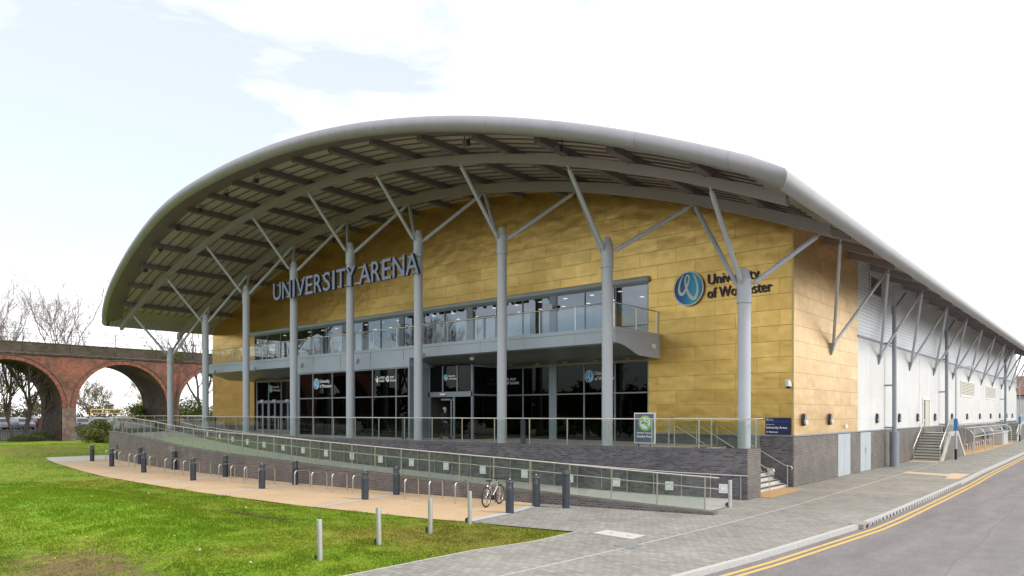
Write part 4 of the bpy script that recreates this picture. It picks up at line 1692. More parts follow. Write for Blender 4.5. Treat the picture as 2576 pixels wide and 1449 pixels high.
def funding_transfer(cx, cz, y, label, k=1.):
    t = thing('window_sticker', label, 'window sticker', (cx, y, cz))
    mb = MB()
    f = lambda x, z, q: (x, y - .008 - q, z)
    # crossed-fingers hand mark
    mb.prism([(cx - .04 * k, cz + .22 * k), (cx + .03 * k, cz + .26 * k), (cx + .06 * k, cz + .08 * k), (cx + .16 * k, cz + .10 * k), (cx + .13 * k, cz - .20 * k), (cx, cz - .26 * k),
              (cx - .11 * k, cz - .16 * k), (cx - .22 * k, cz + .04 * k), (cx - .14 * k, cz + .06 * k), (cx - .05 * k, cz)], 0, .004, f)
    put_text(mb, 'LOTTERY', .15 * k, cx + .24 * k, .66 * k, cz + .04 * k, f, .002, .004)
    put_text(mb, 'FUNDED', .15 * k, cx + .24 * k, .60 * k, cz - .2 * k, f, .002, .004)
    n = 20
    c2 = cx + 1.2 * k
    for j in range(3):
        a0, a1 = 2 * pi * j / 3 + .25, 2 * pi * (j + 1) / 3 - .1
        arc = [(c2 + .21 * k * cos(a), cz + .23 * k * sin(a)) for a in frange(a0, a1, 8)] + [(c2 + .11 * k * cos(a), cz + .12 * k * sin(a)) for a in frange(a1, a0, 8)]
        mb.prism(arc, 0, .004, f)
    mb.prism([(c2 - .03 * k, cz - .18 * k), (c2 + .03 * k, cz - .18 * k), (c2 + .02 * k, cz + .1 * k), (c2 - .02 * k, cz + .1 * k)], .001, .005, f)
    put_text(mb, 'SPORT', .15 * k, c2 + .28 * k, .5 * k, cz + .04 * k, f, .002, .004)
    put_text(mb, 'ENGLAND', .15 * k, c2 + .28 * k, .72 * k, cz - .2 * k, f, .002, .004)
    mb.build('lettering', 'text_white', t)


funding_transfer(-34.95, 5.38, BY + .02, 'white LOTTERY FUNDED and SPORT ENGLAND marks on the bay glass', .82)
funding_transfer(-29.0, 5.2, YW + .02, 'white LOTTERY FUNDED and SPORT ENGLAND marks partly hidden by the tall middle column', .95)

# entrance sign on the front wall at the corner
ES = thing('entrance_sign', 'navy board on the gold corner reading Welcome to University Arena, Entrance', 'sign', (-11.63, YW - .05, 2.33))
mb = MB()
mb.box(-12.18, -11.08, YW - .115, YW - .075, 2.325, 3.075)
mb.build('board', 'blue_sign', ES)
mb = MB()
f = lambda x, z, t: (x, YW - .118 - t, z)
put_text(mb, 'Welcome to', .055, -12.14, .38, 2.745, f, .001)
put_text(mb, 'University Arena', .095, -12.14, .94, 2.59, f, .001, .003)
put_text(mb, 'Entrance', .075, -12.0, .40, 2.40, f, .001, .002)
put_text(mb, 'University', .038, -12.03, .18, 3.0, f, .001)
put_text(mb, 'of Worcester', .038, -12.03, .23, 2.945, f, .001)
mb.build('lettering', 'text_white', ES)
mb = MB()
mb.box(-12.14, -11.12, YW - .119, YW - .1155, 2.885, 2.893)
mb.build('rule', 'banner_blue', ES)
mb = MB()
logo(mb, -12.085, 2.99, .05, lambda u, v, t: (u, YW - .1165 - t * .1, v), (0, 1, 0))
mb.prism([(-12.085 + .05 * cos(a), 2.435 + .05 * sin(a)) for a in frange(0, 2 * pi, 16)[:-1]], 0, .002, lambda u, v, t: (u, YW - .1165 - t, v), 1)
mb.prism([(-12.115, 2.435), (-12.085, 2.46), (-12.085, 2.443), (-12.055, 2.443), (-12.055, 2.427), (-12.085, 2.427), (-12.085, 2.41)], .003, .004, lambda u, v, t: (u, YW - .1165 - t, v), 0)
mb.build('emblem', ['text_white', 'banner_blue'], ES)

# wall lamps along the side
proto = thing('wall_lamp', 'x', 'wall lamp', (0, 0, 0))
mb = MB()
n = 20
body = [(.19 * cos(a), .29 * sin(a)) for a in frange(0, 2 * pi, n)[:-1]]
mb.prism(body, 0, .10, lambda u, v, t: (t, u, v))
mb.prism([(.88 * u, .9 * v) for u, v in body], .10, .12, lambda u, v, t: (t, u, v))
mb.build('housing', 'grey_dark', proto, False)
mb = MB()
mb.prism([(.16 * cos(a), .24 * sin(a) - .01) for a in frange(pi, 2 * pi, 10)], .06, .20, lambda u, v, t: (t, u, v))
mb.build('diffuser', 'lamp_glass', proto, False)
mb = MB()
mb.prism([(.14 * cos(a), .22 * sin(a)) for a in frange(0, pi, 10)], .14, .15, lambda u, v, t: (t, u, v))
mb.build('hood', 'frame_grey', proto, False)
used = [False]
LY = [33.18, 37.03, 46.1, 51.73, 57.29, 63.58, 70.99, 79.0, 87.1, 95.2, 103.2, 110.2, 116.4]
for i, y in enumerate(LY):
    if i == 0:
        lab = 'oval grey wall lamp on the gold side wall nearest its corner'
    elif i == 1:
        lab = 'oval grey wall lamp on the gold side wall beside the white cladding'
    else:
        lab = 'oval grey wall lamp, %s along the white side wall counted from the gold cladding' % ORD[i - 2]
    place(proto, used, (WR, y, 2.98), 0, lab, 'oval lamps along the side wall')
mb = MB()
mb.box(WR, WR + .09, 39.6, 39.95, 2.5, 2.68)
tag(mb.build('emergency_light', 'white_plastic', origin=(WR, 39.77, 2.6)), 'small white box light low on the gold side wall above the service doors', 'light')


def camera_thing(loc, ydir, label):
    t = thing('security_camera', label, 'security camera', loc)
    mb = MB()
    mb.box(-.12, .12, -.04, 0, -.14, .14)
    mb.tube((0, -.03, .05), (.1 * ydir, -.38, .04), .035, 10)
    mb.build('arm', 'white_plastic', t, False)
    mb = MB()
    mb.lathe([(.001, .06), (.08, .05), (.11, -.02), (.13, -.16), (.13, -.2)], 16, (.1 * ydir, -.40, .0))
    mb.build('shroud', 'white_plastic', t, False)
    mb = MB()
    mb.sphere((.1 * ydir, -.40, -.2), .115, 14, 8, (1, 1, .9))
    mb.build('dome', 'black_glossy', t, False)
    return t


camera_thing((-11.2, YW, 4.66), 1.6, 'white dome camera on the gold front wall right at the building corner')
camera_thing((-57.65, YW, 10.25), 0, 'white dome camera high on the gold front left of the balcony windows')
for x, lab in ((-24.45, 'third column from the right'), (-37.5, 'fifth column'), (-44.1, 'sixth column')):
    t = thing('speaker', 'white horn speaker on the window pier behind the %s' % lab, 'speaker', (x, YW, 9.35))
    mb = MB()
    mb.tube((0, 0, 0), (0, -.18, 0), .05, 10)
    mb.tube((0, -.12, 0), (.1, -.36, -.06), .06, 14, .18)
    mb.build('horn', 'white_plastic', t, False)
mb = MB()
mb.box(X1b + .031, X1b + .10, 31.05, 31.4, 6.5, 6.72)
tag(mb.build('emergency_light', 'white_plastic', origin=(X1b, 31.2, 6.6)), 'square white box light on the grey end panel of the balcony', 'light')
mb = MB()
mb.lathe([(.001, 0), (.14, 0), (.14, -.06), (.10, -.14), (.001, -.17)], 16, (-27.6, 28.7, 6.42))
tag(mb.build('dome_camera', 'white_plastic', origin=(-27.6, 28.7, 6.42)), 'small white dome camera under the balcony beside the bay', 'security camera')
# canopy floodlights
for i, xk in enumerate((-55.0, -51.6, -48.2, -44.6, -41.0, -37.4, -21.2, -16.6)):
    x = xk
    z = ARC(x) - .68
    y = YF(x) + 1.75
    t = thing('floodlight', 'small black floodlight under the canopy front edge, %s from the left' % ORD[i] if i < 6 else
              ('floodlight under the canopy above the third column from the right' if i == 6 else 'floodlight under the canopy between the two right-hand columns'), 'floodlight',
              (x, y, z), 0, 'floodlights under the canopy')
    mb = MB()
    mb.pipe([(-.14, 0, .3), (-.14, 0, -.16), (.14, 0, -.16), (.14, 0, .3)], .02, 6)
    mb.build('bracket', 'grey_dark', t, False)
    mb = MB()
    mb.hexa([(-.12, -.10, -.2), (.12, -.10, -.2), (.12, .12, -.12), (-.12, .12, -.12)], [(-.12, -.16, .05), (.12, -.16, .05), (.12, .06, .12), (-.12, .06, .12)])
    mb.build('lamp_head', 'grey_dark', t, False)

# ================================================================== TERRACE, RAMP, STEPS
T = thing('terrace', 'dark brick terrace with a bowed front wall below the entrance', 'terrace', (-36, 27, 0))
xs = frange(-10.6, -56.2, 60)
mb = MB()
mb.sweep([[(x, inner(x), -.1), (x, inner(x), 1.80)] for x in xs], smooth=False)
mb.build('front_wall', 'brick_x', T)
mb = MB()
mb.sweep([[(x, inner(x) - .012, 1.80), (x, inner(x) - .012, 1.92), (x, inner(x) + .34, 1.92), (x, inner(x) + .34, 1.76)] for x in xs], smooth=False)
mb.build('coping', brickmat('soldier course', 'xz.', (.085, .078, .09), (.13, .12, .135), (.15, .14, .145), .075, .4, .008, .5, .3, offs=0), T)
mb = MB()
mb.box(-11.4, -10.6, inner(-10.6) + .0, 27.25, -.1, 1.92)
mb.build('end_wall', 'brick_y', T)
mb = MB()
vs = [(x, inner(x) + .2, TF) for x in xs] + [(-57.2, 31.0, TF), (WL, YW, TF), (-14.3, YW, TF), (-14.3, 27.25, TF), (-11.4, 27.25, TF)]
mb.add(vs, [tuple(range(len(vs)))])
mb.add([(-56.2, inner(-56.2), TF), (-57.0, outer(-57) + .3, TF - .006), (-66.5, 32, TF - .006), (-57, 32, TF - .006)], [(0, 1, 2, 3)])
mb.build('floor', 'terrace_floor', T)
mb = MB()
mb.hexa([(-56.6, outer(-56.6), -.1), (-56.3, outer(-56.3), -.1), (-66, 32, -.1), (-66.3, 32, -.1)],
        [(-56.6, outer(-56.6), 1.95), (-56.3, outer(-56.3), 1.95), (-66, 32, 1.95), (-66.3, 32, 1.95)])
mb.build('left_wall', 'brick_y', T)
# steps at the right end, climbing to the left
nst = 11
for k in range(nst):
    x1 = -11.25 - .28 * k
    z = TF * (k + 1) / nst
    mb = MB()
    mb.box(x1 - .32, x1, 27.27, YW - .04, 0 if k == 0 else z - .34, z - .045)
    st = mb.build('step', 'step_white', T)
    mb = MB()
    mb.box(x1 - .32, x1 + .012, 27.27, YW - .04, z - .045, z)
    mb.build('tread', 'step_white' if k != nst - 1 else 'tactile', st)
    mb = MB()
    mb.box(x1 - .055, x1 + .014, 27.28, YW - .05, z - .043, z + .003)
    mb.build('nosing', 'step_dark', st)

R = thing('ramp', 'long curved access ramp between dark brick walls', 'ramp', (-34, 19, 0))
xs = frange(-9.85, -56.6, 72)
mb = MB()
secs = []
for x in xs:
    y, z = outer(x), lerp_tab(COPE, x) - .085
    secs.append([(x, y, -.1), (x, y, z)])
mb.sweep(secs, smooth=False)
mb.build('outer_wall', 'brick_w', R)
mb = MB()
secs = []
for x in xs:
    y, z = outer(x), lerp_tab(COPE, x)
    secs.append([(x, y - .012, z - .085), (x, y - .012, z), (x, y + .33, z), (x, y + .33, z - .5)])
mb.sweep(secs, smooth=False, caps=True)
mb.build('coping', 'coping', R)
mb = MB()
secs = []
for x in frange(-10.3, -57, 60):
    z = lerp_tab(SURF, x) + .012
    xi = x - (1.0 if x > -11.5 else 1.0 * max(0, 1 - (-11.5 - x) / 3))
    secs.append([(x, outer(x) + .15, z), (x, (outer(x) + inner(x)) / 2, z), (min(xi, x), inner(x) + .02, z)])
mb.sweep(secs)
mb.build('surface', 'ramp_conc', R)


def railing(name, label, fpath, posts, base, top, hr, glass='glass_rail', lower=None, post_r=.022, mid_split=True, xr=None, xl=None, post_mat='stainless', rail_fn=None):
    """fpath(x) -> y; base(x), top(x) -> z"""
    x0, x1 = posts[0], posts[-1]
    t = thing(name, label, 'railing', (x0, fpath(x0), base(x0)))
    for x in posts:
        mb = MB()
        mb.box(x - post_r, x + post_r, fpath(x) - post_r * .6, fpath(x) + post_r * .6, base(x), top(x) - .01)
        mb.build('post', post_mat, t)
    mb = MB()
    a, b = (x0 if xr is None else xr), (x1 if xl is None else xl)
    pts = [(x, fpath(x), top(x)) for x in frange(a, b, max(8, int(abs(b - a) / 1.2)))]
    mb.pipe(pts, hr, 10)
    mb.build('handrail', 'stainless', t)
    if lower:
        mb = MB()
        pts = [(x, fpath(x) + lower[1], top(x) - lower[0]) for x in frange(a, b, max(8, int(abs(b - a) / 1.2)))]
        mb.pipe(pts, .018, 8)
        mb.build('lower_rail', 'stainless', t)
    if glass:
        for a, b in zip(posts[:-1], posts[1:]):
            mb = MB()
            segs = [(a - .03, (a + b) / 2 + .006), ((a + b) / 2 - .006, b + .03)] if mid_split else [(a - .03, b + .03)]
            for p, q in segs:
                v = []
                for xx in (p, q):
                    for dy in (-.005, .005):
                        v += [(xx, fpath(xx) + dy, base(xx) + .03), (xx, fpath(xx) + dy, top(xx) - .08)]
                mb.add(v, [(0, 4, 5, 1), (2, 3, 7, 6), (1, 5, 7, 3), (0, 2, 6, 4), (0, 1, 3, 2), (4, 6, 7, 5)])
            mb.build('glass_panel', glass, t)
    return t


op = [-10.19, -11.73, -13.31, -14.87, -16.45, -18.02, -19.6, -21.1, -22.6]
x = -24.1
while x > -56.3:
    op.append(x)
    x -= 1.42 if x > -35 else 1.34
railing('ramp_railing', 'long steel and glass railing along the outer ramp wall above the bike stands', lambda x: outer(x) + .15, op, lambda x: lerp_tab(COPE, x),
        lambda x: lerp_tab(COPE, x) + 1.09, .026, lower=(.38, .18), xr=-9.75, xl=-56.4)
tp = [-10.75]
x = -12.44
while x > -55:
    tp.append(x)
    x -= 1.85
railing('terrace_railing', 'steel and glass railing along the bowed terrace edge in front of the entrance', lambda x: inner(x) + .17, tp, lambda x: 1.92, lambda x: 3.05, .026,
        xr=-10.45, xl=-55.2)
ip = [-10.79 - 1.09 * i for i in range(40)]
railing('inner_ramp_railing', 'thin steel handrail on closely spaced posts against the terrace wall', lambda x: inner(x) - .12, ip, lambda x: lerp_tab(SURF, x),
        lambda x: lerp_tab(INH, x), .024, glass=None, post_r=.02, xr=-10.55, xl=-54.0)
# railing at the left end of the terrace
lr = thing('end_railing', 'steel and glass railing closing the far left end of the terrace', 'railing', (-56.5, 20.4, 1.95))
pp = [Vector((-56.4, 20.45, 0)).lerp(Vector((-66, 31.8, 0)), t) for t in frange(0, 1, 10)]
for p in pp:
    mb = MB()
    mb.box(p.x - .022, p.x + .022, p.y - .015, p.y + .015, 1.95, 3.05)
    mb.build('post', 'stainless', lr)
mb = MB()
mb.pipe([(p.x, p.y, 3.06) for p in pp], .026, 8)
mb.build('handrail', 'stainless', lr)
mb = MB()
mb.pipe([(p.x, p.y, 2.68) for p in pp], .018, 8)
mb.build('lower_rail', 'stainless', lr)
for p, q in zip(pp[:-1], pp[1:]):
    mb = MB()
    mb.beam((p.x, p.y, 2.45), (q.x, q.y, 2.45), .01, .9)
    mb.build('glass_panel', 'glass_rail', lr)
# railing round the head of the steps and sloping hand rails
sr = thing('step_railing', 'steel and glass guard round the head of the terrace steps', 'railing', (-13.96, 26.6, TF))
for (x, y) in ((-14.2, 26.55), (-12.6, 27.15), (-11.35, 27.15), (-10.75, 27.15)):
    mb = MB()
    mb.box(x - .022, x + .022, y - .022, y + .022, TF, 3.05)
    mb.build('post', 'stainless', sr)
mb = MB()
mb.pipe([(-14.25, 27.15, 3.07), (-10.5, 27.15, 3.07)], .026, 8)
mb.pipe([(-10.5, inner(-10.5) + .17, 3.05), (-10.5, 27.15, 3.07)], .026, 8)
mb.build('handrail', 'stainless', sr)
mb = MB()
mb.box(-14.2, -10.7, 27.145, 27.155, TF + .05, 2.95)
mb.box(-10.585, -10.575, 26.2, 27.1, 1.95, 2.95)
mb.build('glass_panel', 'glass_rail', sr)
for i, y in enumerate((27.5, 29.6, 31.75)):
    h = thing('step_handrail', ['sloping steel handrail on the terrace steps beside the brick pier', 'sloping steel handrail up the middle of the terrace steps',
                                'sloping steel handrail on the terrace steps against the building'][i], 'handrail', (-11.1, y, 0), 0, 'handrails on the terrace steps')
    mb = MB()
    mb.pipe([(-10.98, y, .78), (-10.93, y, .84), (-11.0, y, .93), (-11.3, y, .98), (-14.3, y, TF + .93), (-14.75, y, TF + .93), (-14.82, y, TF + .86), (-14.8, y, TF + .75)], .024, 8)
    mb.build('handrail', 'stainless', h)
    for xx, zb, zt in ((-11.15, 0, .95), (-12.75, .95, 1.82), (-14.45, TF, TF + .93)):
        mb = MB()
        mb.tube((xx, y, zb), (xx, y, zt), .022, 8)
        mb.build('post', 'stainless', h)
# recessed white wall lights along the ramp
proto = thing('recessed_wall_light', 'x', 'wall light')
mb = MB()
mb.box(-.16, .16, -.03, 0, -.17, .17)
mb.build('plate', 'white_plastic', proto, False)
mb = MB()
mb.box(-.12, .12, -.036, -.0302, -.13, .13, 0)
mb.box(-.07, .07, -.042, -.0365, -.05, .05, 1)
mb.build('lens', ['lamp_glass', 'white_paint'], proto, False)
used = [False]
lx = [-11.46, -13.5, -15.67, -17.75, -19.96, -22.19, -24.34, -26.56, -28.75, -30.98, -33.2, -35.39, -37.48, -39.7, -41.87, -43.99, -46.03, -48.25]
for i, x in enumerate(lx):
    place(proto, used, (x, inner(x) - .004, lerp_tab(SURF, x) + .38), atan2(2 * (x - XC) / 211, 1),
          'square white light set in the wall beside the ramp, %s from the right' % ORD[i], 'square wall lights along the ramp')
place(proto, used, (-11.95, YW - .035, .62), 0, 'square white light on the brick plinth above the lowest terrace steps', 'square wall lights along the ramp')

# smoke free board
sb = thing('notice_board', 'navy portrait poster stand behind the railing with a green no smoking symbol and Smoke Free', 'sign', (-15.5, 26.85, TF))
mb = MB()
mb.box(-16.0, -14.99, 26.80, 26.86, 1.98, 3.30)
mb.build('frame', 'white_plastic', sb)
mb = MB()
mb.box(-15.95, -15.04, 26.786, 26.799, 2.03, 3.25)
mb.build('poster', 'poster_navy', sb)
mb = MB()
for x in (-15.8, -15.2):
    mb.box(x - .06, x + .06, 26.6, 27.05, TF, TF + .05)
    mb.box(x - .02, x + .02, 26.81, 26.85, TF + .05, 2.0)
mb.build('foot', 'grey_dark', sb)
mb = MB()
f = lambda x, z, t: (x, 26.785 - t, z)
cx, cz = -15.45, 2.85
mb.prism([(cx + .27 * cos(a), cz + .27 * sin(a)) for a in frange(0, 2 * pi, 32)[:-1]], 0, .002, f, 1)
ring = frange(0, 2 * pi, 32)
for a, b in zip(ring[:-1], ring[1:]):
    mb.prism([(cx + .33 * cos(a), cz + .33 * sin(a)), (cx + .33 * cos(b), cz + .33 * sin(b)), (cx + .25 * cos(b), cz + .25 * sin(b)), (cx + .25 * cos(a), cz + .25 * sin(a))], .003, .005, f, 0)
mb.prism([(cx - .22, cz + .16), (cx - .16, cz + .22), (cx + .22, cz - .16), (cx + .16, cz - .22)], .006, .008, f, 0)
mb.prism([(cx - .2, cz - .02), (cx + .1, cz - .02), (cx + .1, cz + .03), (cx - .2, cz + .03)], .0025, .0028, f, 2)
mb.prism([(cx + .12, cz - .02), (cx + .16, cz - .02), (cx + .16, cz + .03), (cx + .12, cz + .03)], .0025, .0028, f, 2)
mb.prism([(cx + .03, cz + .12), (cx + .17, cz + .06), (cx + .18, cz + .09), (cx + .04, cz + .15)], .0025, .0028, f, 2)
mb.build('no_smoking_symbol', ['poster_green', 'text_white', 'grey_dark'], sb)
mb = MB()
put_text(mb, 'Healthier Campus:', .055, -15.86, .74, 2.41, f, .001, .003)
put_text(mb, 'Smoke Free', .085, -15.86, .74, 2.24, f, .001, .005)
mb.build('lettering', 'text_white', sb)


# ================================================================== BOLLARDS AND STANDS
def lit_bollard():
    t = thing('lit_bollard', 'x', 'bollard')
    mb = MB()
    mb.lathe([(.137, 0), (.137, .76), (.132, .80), (.115, .815)], 24)
    mb.build('body', 'bollard_paint', t, False)
    mb = MB()
    mb.lathe([(.085, .815), (.085, .985)], 20)
    mb.build('lantern', simple('bollard lantern glass', (.20, .21, .22), .15, 0, .05, 2.), t, False)
    mb = MB()
    for k in range(6):
        a = 2 * pi * k / 6
        mb.beam((.108 * cos(a), .108 * sin(a), .81), (.108 * cos(a), .108 * sin(a), .99), .018, .018, (cos(a + .3), sin(a + .3), 0))
    mb.lathe([(.118, .885), (.118, .90)], 20)
    mb.build('cage', 'bollard_paint', t, False)
    mb = MB()
    mb.lathe([(.10, .985), (.150, .985), (.150, 1.01), (.125, 1.05), (.08, 1.08), (.03, 1.095), (.001, 1.10)], 24)
    mb.build('cap', 'bollard_paint', t, False)
    mb = MB()
    mb.sphere((0, 0, 1.10), .028, 10, 6)
    mb.build('finial', 'stainless', t, False)
    return t


proto = lit_bollard()
used = [False]
inn_b = [(-15.52, 19.38), (-22.0, 18.5), (-28.55, 18.05), (-34.8, 17.95), (-41.5, 18.3), (-47.6, 18.85), (-53.6, 19.75)]
out_b = [(-15.13, 17.51), (-21.65, 16.68), (-28.2, 16.2), (-34.2, 16.0), (-40.85, 16.37), (-47.0, 16.95), (-53.14, 17.93)]
for row, nm in ((inn_b, 'row against the ramp wall'), (out_b, 'row along the open buff path')):
    for i, (x, y) in enumerate(row):
        place(proto, used, (x, y, .012), 0, 'slate blue lantern bollard, %s from the right in the %s' % (ORD[i], nm), 'lantern bollards on the buff path')
t = thing('domed_bollard', 'tall plain slate blue bollard with a domed cap standing on the grey paving', 'bollard', (-14.5, 19.75, .004))
mb = MB()
mb.lathe([(.128, 0), (.128, 1.14)], 24)
mb.build('body', 'bollard_paint', t, False)
mb = MB()
mb.lathe([(.128, 1.13), (.150, 1.14), (.150, 1.18), (.142, 1.20), (.125, 1.26), (.085, 1.31), (.04, 1.335), (.001, 1.34)], 24)
mb.build('cap', 'bollard_paint', t, False)
mb = MB()
mb.box(-.135, -.1, -.05, .05, .24, .27)
mb.box(-.03, .06, -.131, -.12, .24, .28)
mb.build('lock_slot', 'black', t, False)
# dark green bollards on the terrace
proto = thing('terrace_bollard', 'x', 'bollard')
mb = MB()
mb.lathe([(.13, 0), (.13, 1.0)], 20)
mb.build('body', 'bollard_paint', proto, False)
mb = MB()
mb.lathe([(.13, 1.0), (.165, 1.0), (.165, 1.05), (.13, 1.09), (.12, 1.14), (.06, 1.20), (.001, 1.22)], 20)
mb.build('cap', 'bollard_paint', proto, False)
used = [False]
for x, y, lab in ((-30.9, 26.55, 'dark bollard on the terrace beside the column left of the entrance'), (-22.2, 26.7, 'dark bollard on the terrace in front of the right-hand glazing'),
                  (-54.5, 27.2, 'dark bollard on the terrace before the far left doors')):
    place(proto, used, (x, y, TF), 0, lab, 'bollards on the terrace')
# stainless bollards
proto = thing('steel_bollard', 'x', 'bollard')
mb = MB()
mb.lathe([(.064, 0), (.064, .96), (.06, .965), (.001, .967)], 24)
mb.build('tube', 'stainless_matt', proto, False)
mb = MB()
mb.tube((-.085, -.012, .10), (-.085, .012, .10), .085, 16)
mb.build('hinge_plate', 'grey_dark', proto, False)
used = [False]
for x, y, lab in ((-13.23, 8.98, 'leaning stainless post on the lawn nearest the viewer'), (-13.85, 11.1, 'stainless post on the lawn, second from the nearest'),
                  (-14.23, 13.16, 'stainless post on the lawn, third from the nearest'), (-14.63, 15.12, 'stainless post at the lawn corner beside the buff path'),
                  (-10.26, 23.6, 'stainless post on the paving beside the foot of the ramp')):
    o = place(proto, used, (x, y, -.01), radians(10), lab, 'stainless steel posts')
    o.rotation_euler = (0, radians(-1.6) if y < 12 else 0, radians(10))
# bike stands
proto = thing('bike_stand', 'x', 'bike stand')
mb = MB()
pts = [(0, 0, 0), (0, 0, .62)] + [(0, .16 - .16 * cos(a), .62 + .16 * sin(a)) for a in frange(pi / 10, pi / 2, 5)]
pts += [(0, .92 - .16 + .16 * sin(a), .62 + .16 * cos(a)) for a in frange(0, pi / 2, 5)] + [(0, .92, 0)]
mb.pipe(pts, .025, 10)
mb.build('hoop', 'stainless', proto, False)
mb = MB()
for y in (0, .92):
    mb.lathe([(.05, .0), (.05, .012), (.026, .014)], 12, (0, y, 0))
mb.build('foot_ring', 'stainless_matt', proto, False)
used = [False]
SG = [[(-16.71, 18.13), (-18.05, 17.9), (-19.2, 17.7), (-20.5, 17.65)], [(-23.3, 17.35), (-24.5, 17.2), (-25.8, 17.1), (-27.0, 17.05)],
      [(-29.6, 16.85), (-30.75, 16.77), (-31.95, 16.75), (-33.3, 16.84)], [(-35.8, 16.8), (-37.1, 16.84), (-38.4, 16.93), (-39.6, 16.98)],
      [(-42.4, 17.28), (-43.6, 17.35), (-44.8, 17.44), (-46.06, 17.59)], [(-48.4, 17.86), (-49.6, 18.0), (-50.8, 18.2), (-51.98, 18.37)]]
for gi, grp in enumerate(SG):
    for si, (x, y) in enumerate(grp):
        place(proto, used, (x, y, .012), radians(14) if gi == 0 else radians(16 - 3 * gi),
              'steel hoop bike stand, %s from the right in the %s bay counted from the bicycle' % (ORD[si], ORD[gi]) if not (gi == 0 and si == 0) else
              'steel hoop bike stand with the silver bicycle leaning on it', 'steel bike stands')

# ================================================================== BICYCLE
bk = thing('bicycle', 'silver mountain bicycle with black tyres locked to the last hoop stand', 'bicycle', (-16.62, 18.0, .012), radians(106))
# local frame: x forward, z up
RW, XF = .335, 1.06
for xx in (0, XF):
    t = MB()
    t.pipe([(xx + RW * cos(a), 0, RW + .02 + RW * sin(a)) for a in frange(0, 2 * pi, 36)[:-1]], .025, 8, True)
    wo_ = t.build('wheel', 'black', bk, False)
    t = MB()
    t.pipe([(xx + (RW - .035) * cos(a), 0, RW + .02 + (RW - .035) * sin(a)) for a in frange(0, 2 * pi, 36)[:-1]], .012, 6, True)
    t.build('rim', 'stainless', wo_, False)
    t = MB()
    for k in range(16):
        a = 2 * pi * k / 16
        t.tube((xx, .02 * (-1) ** k, RW + .02), (xx + (RW - .04) * cos(a), 0, RW + .02 + (RW - .04) * sin(a)), .0025, 4)
    t.tube((xx, -.05, RW + .02), (xx, .05, RW + .02), .022, 10)
    t.build('spokes', 'stainless', wo_, False)
hb = (0, 0, RW + .02)
bbk = (.42, 0, .30)
st = (.27, 0, .78)
hd = (.83, 0, .82)
hd2 = (.88, 0, .66)
t = MB()
for a, b, r in ((bbk, st, .018), (bbk, hd2, .022), (st, hd, .02), (hd, hd2, .024), (bbk, hb, .012), (hb, (.29, 0, .70), .011)):
    t.tube(a, b, r, 10)
t.build('frame', 'silver_paint', bk, False)
t = MB()
for s in (-1, 1):
    t.tube((.885, s * .055, .62), (XF, s * .055, RW + .02), .017, 8)
t.tube((.885, -.06, .63), (.885, .06, .63), .02, 8)
t.build('fork', 'silver_paint', bk, False)
t = MB()
t.tube(hd, (.805, 0, .93), .016, 8)
t.pipe([(.80, -.30, .96), (.86, -.20, .94), (.88, 0, .93), (.86, .20, .94), (.80, .30, .96)], .013, 8)
t.pipe([(.90, .2, .93), (.97, .12, .90), (.95, .02, .75)], .004, 5)
t.build('handlebar', 'black', bk, False)
t = MB()
t.tube(st, (.245, 0, .90), .014, 8)
t.hexa([(.08, -.075, .89), (.20, -.075, .88), (.20, .075, .88), (.08, .075, .89)], [(.08, -.07, .93), (.20, -.06, .925), (.20, .06, .925), (.08, .07, .93)])
t.hexa([(.20, -.06, .885), (.38, -.018, .89), (.38, .018, .89), (.20, .06, .885)], [(.20, -.055, .925), (.38, -.014, .92), (.38, .014, .92), (.20, .055, .925)])
t.build('saddle', 'black', bk, False)
t = MB()
t.tube((.42, -.045, .30), (.42, -.055, .30), .095, 20)
t.tube((.42, -.09, .30), (.50, -.09, .16), .011, 6)
t.tube((.42, .09, .30), (.34, .09, .44), .011, 6)
t.box(.46, .54, -.16, -.09, .145, .165)
t.box(.30, .38, .09, .16, .435, .455)
t.tube((0, -.045, RW + .02), (0, -.055, RW + .02), .05, 16)
t.tube((.42, -.05, .39), (0, -.05, RW + .07), .006, 5)
t.tube((.42, -.05, .21), (0, -.05, RW - .03), .006, 5)
t.build('crankset', 'black', bk, False)
t = MB()
t.box(.195, .225, -.03, .03, .74, .80)
t.build('rear_light', 'red_plastic', bk, False)


# ================================================================== PERSON
def skin_obj(name, joints, edges, mat, parent=None, loc=None, sub=2):
    me = bpy.data.meshes.new(name)
    me.from_pydata([j[0] for j in joints], edges, [])
    o = bpy.data.objects.new(name, me)
    COL.objects.link(o)
    if parent:
        o.parent = parent
    if loc:
        o.location = loc
    o.modifiers.new('skin', 'SKIN')
    me.materials.append(M[mat])
    if not me.skin_vertices:
        bm = bmesh.new()
        bm.from_mesh(me)
        bm.verts.layers.skin.verify()
        bm.to_mesh(me)
        bm.free()
    for i, j in enumerate(joints):
        r = j[1]
        me.skin_vertices[0].data[i].radius = (r, r) if not isinstance(r, tuple) else r
    me.skin_vertices[0].data[0].use_root = True
    o.modifiers['skin'].use_smooth_shade = True
    s = o.modifiers.new('sub', 'SUBSURF')
    s.levels = sub
    s.render_levels = sub
    return o


def chain(js, es, start, pts):
    prev = start
    for p in pts:
        js.append(p)
        es.append((prev, len(js) - 1))
        prev = len(js) - 1
    return prev


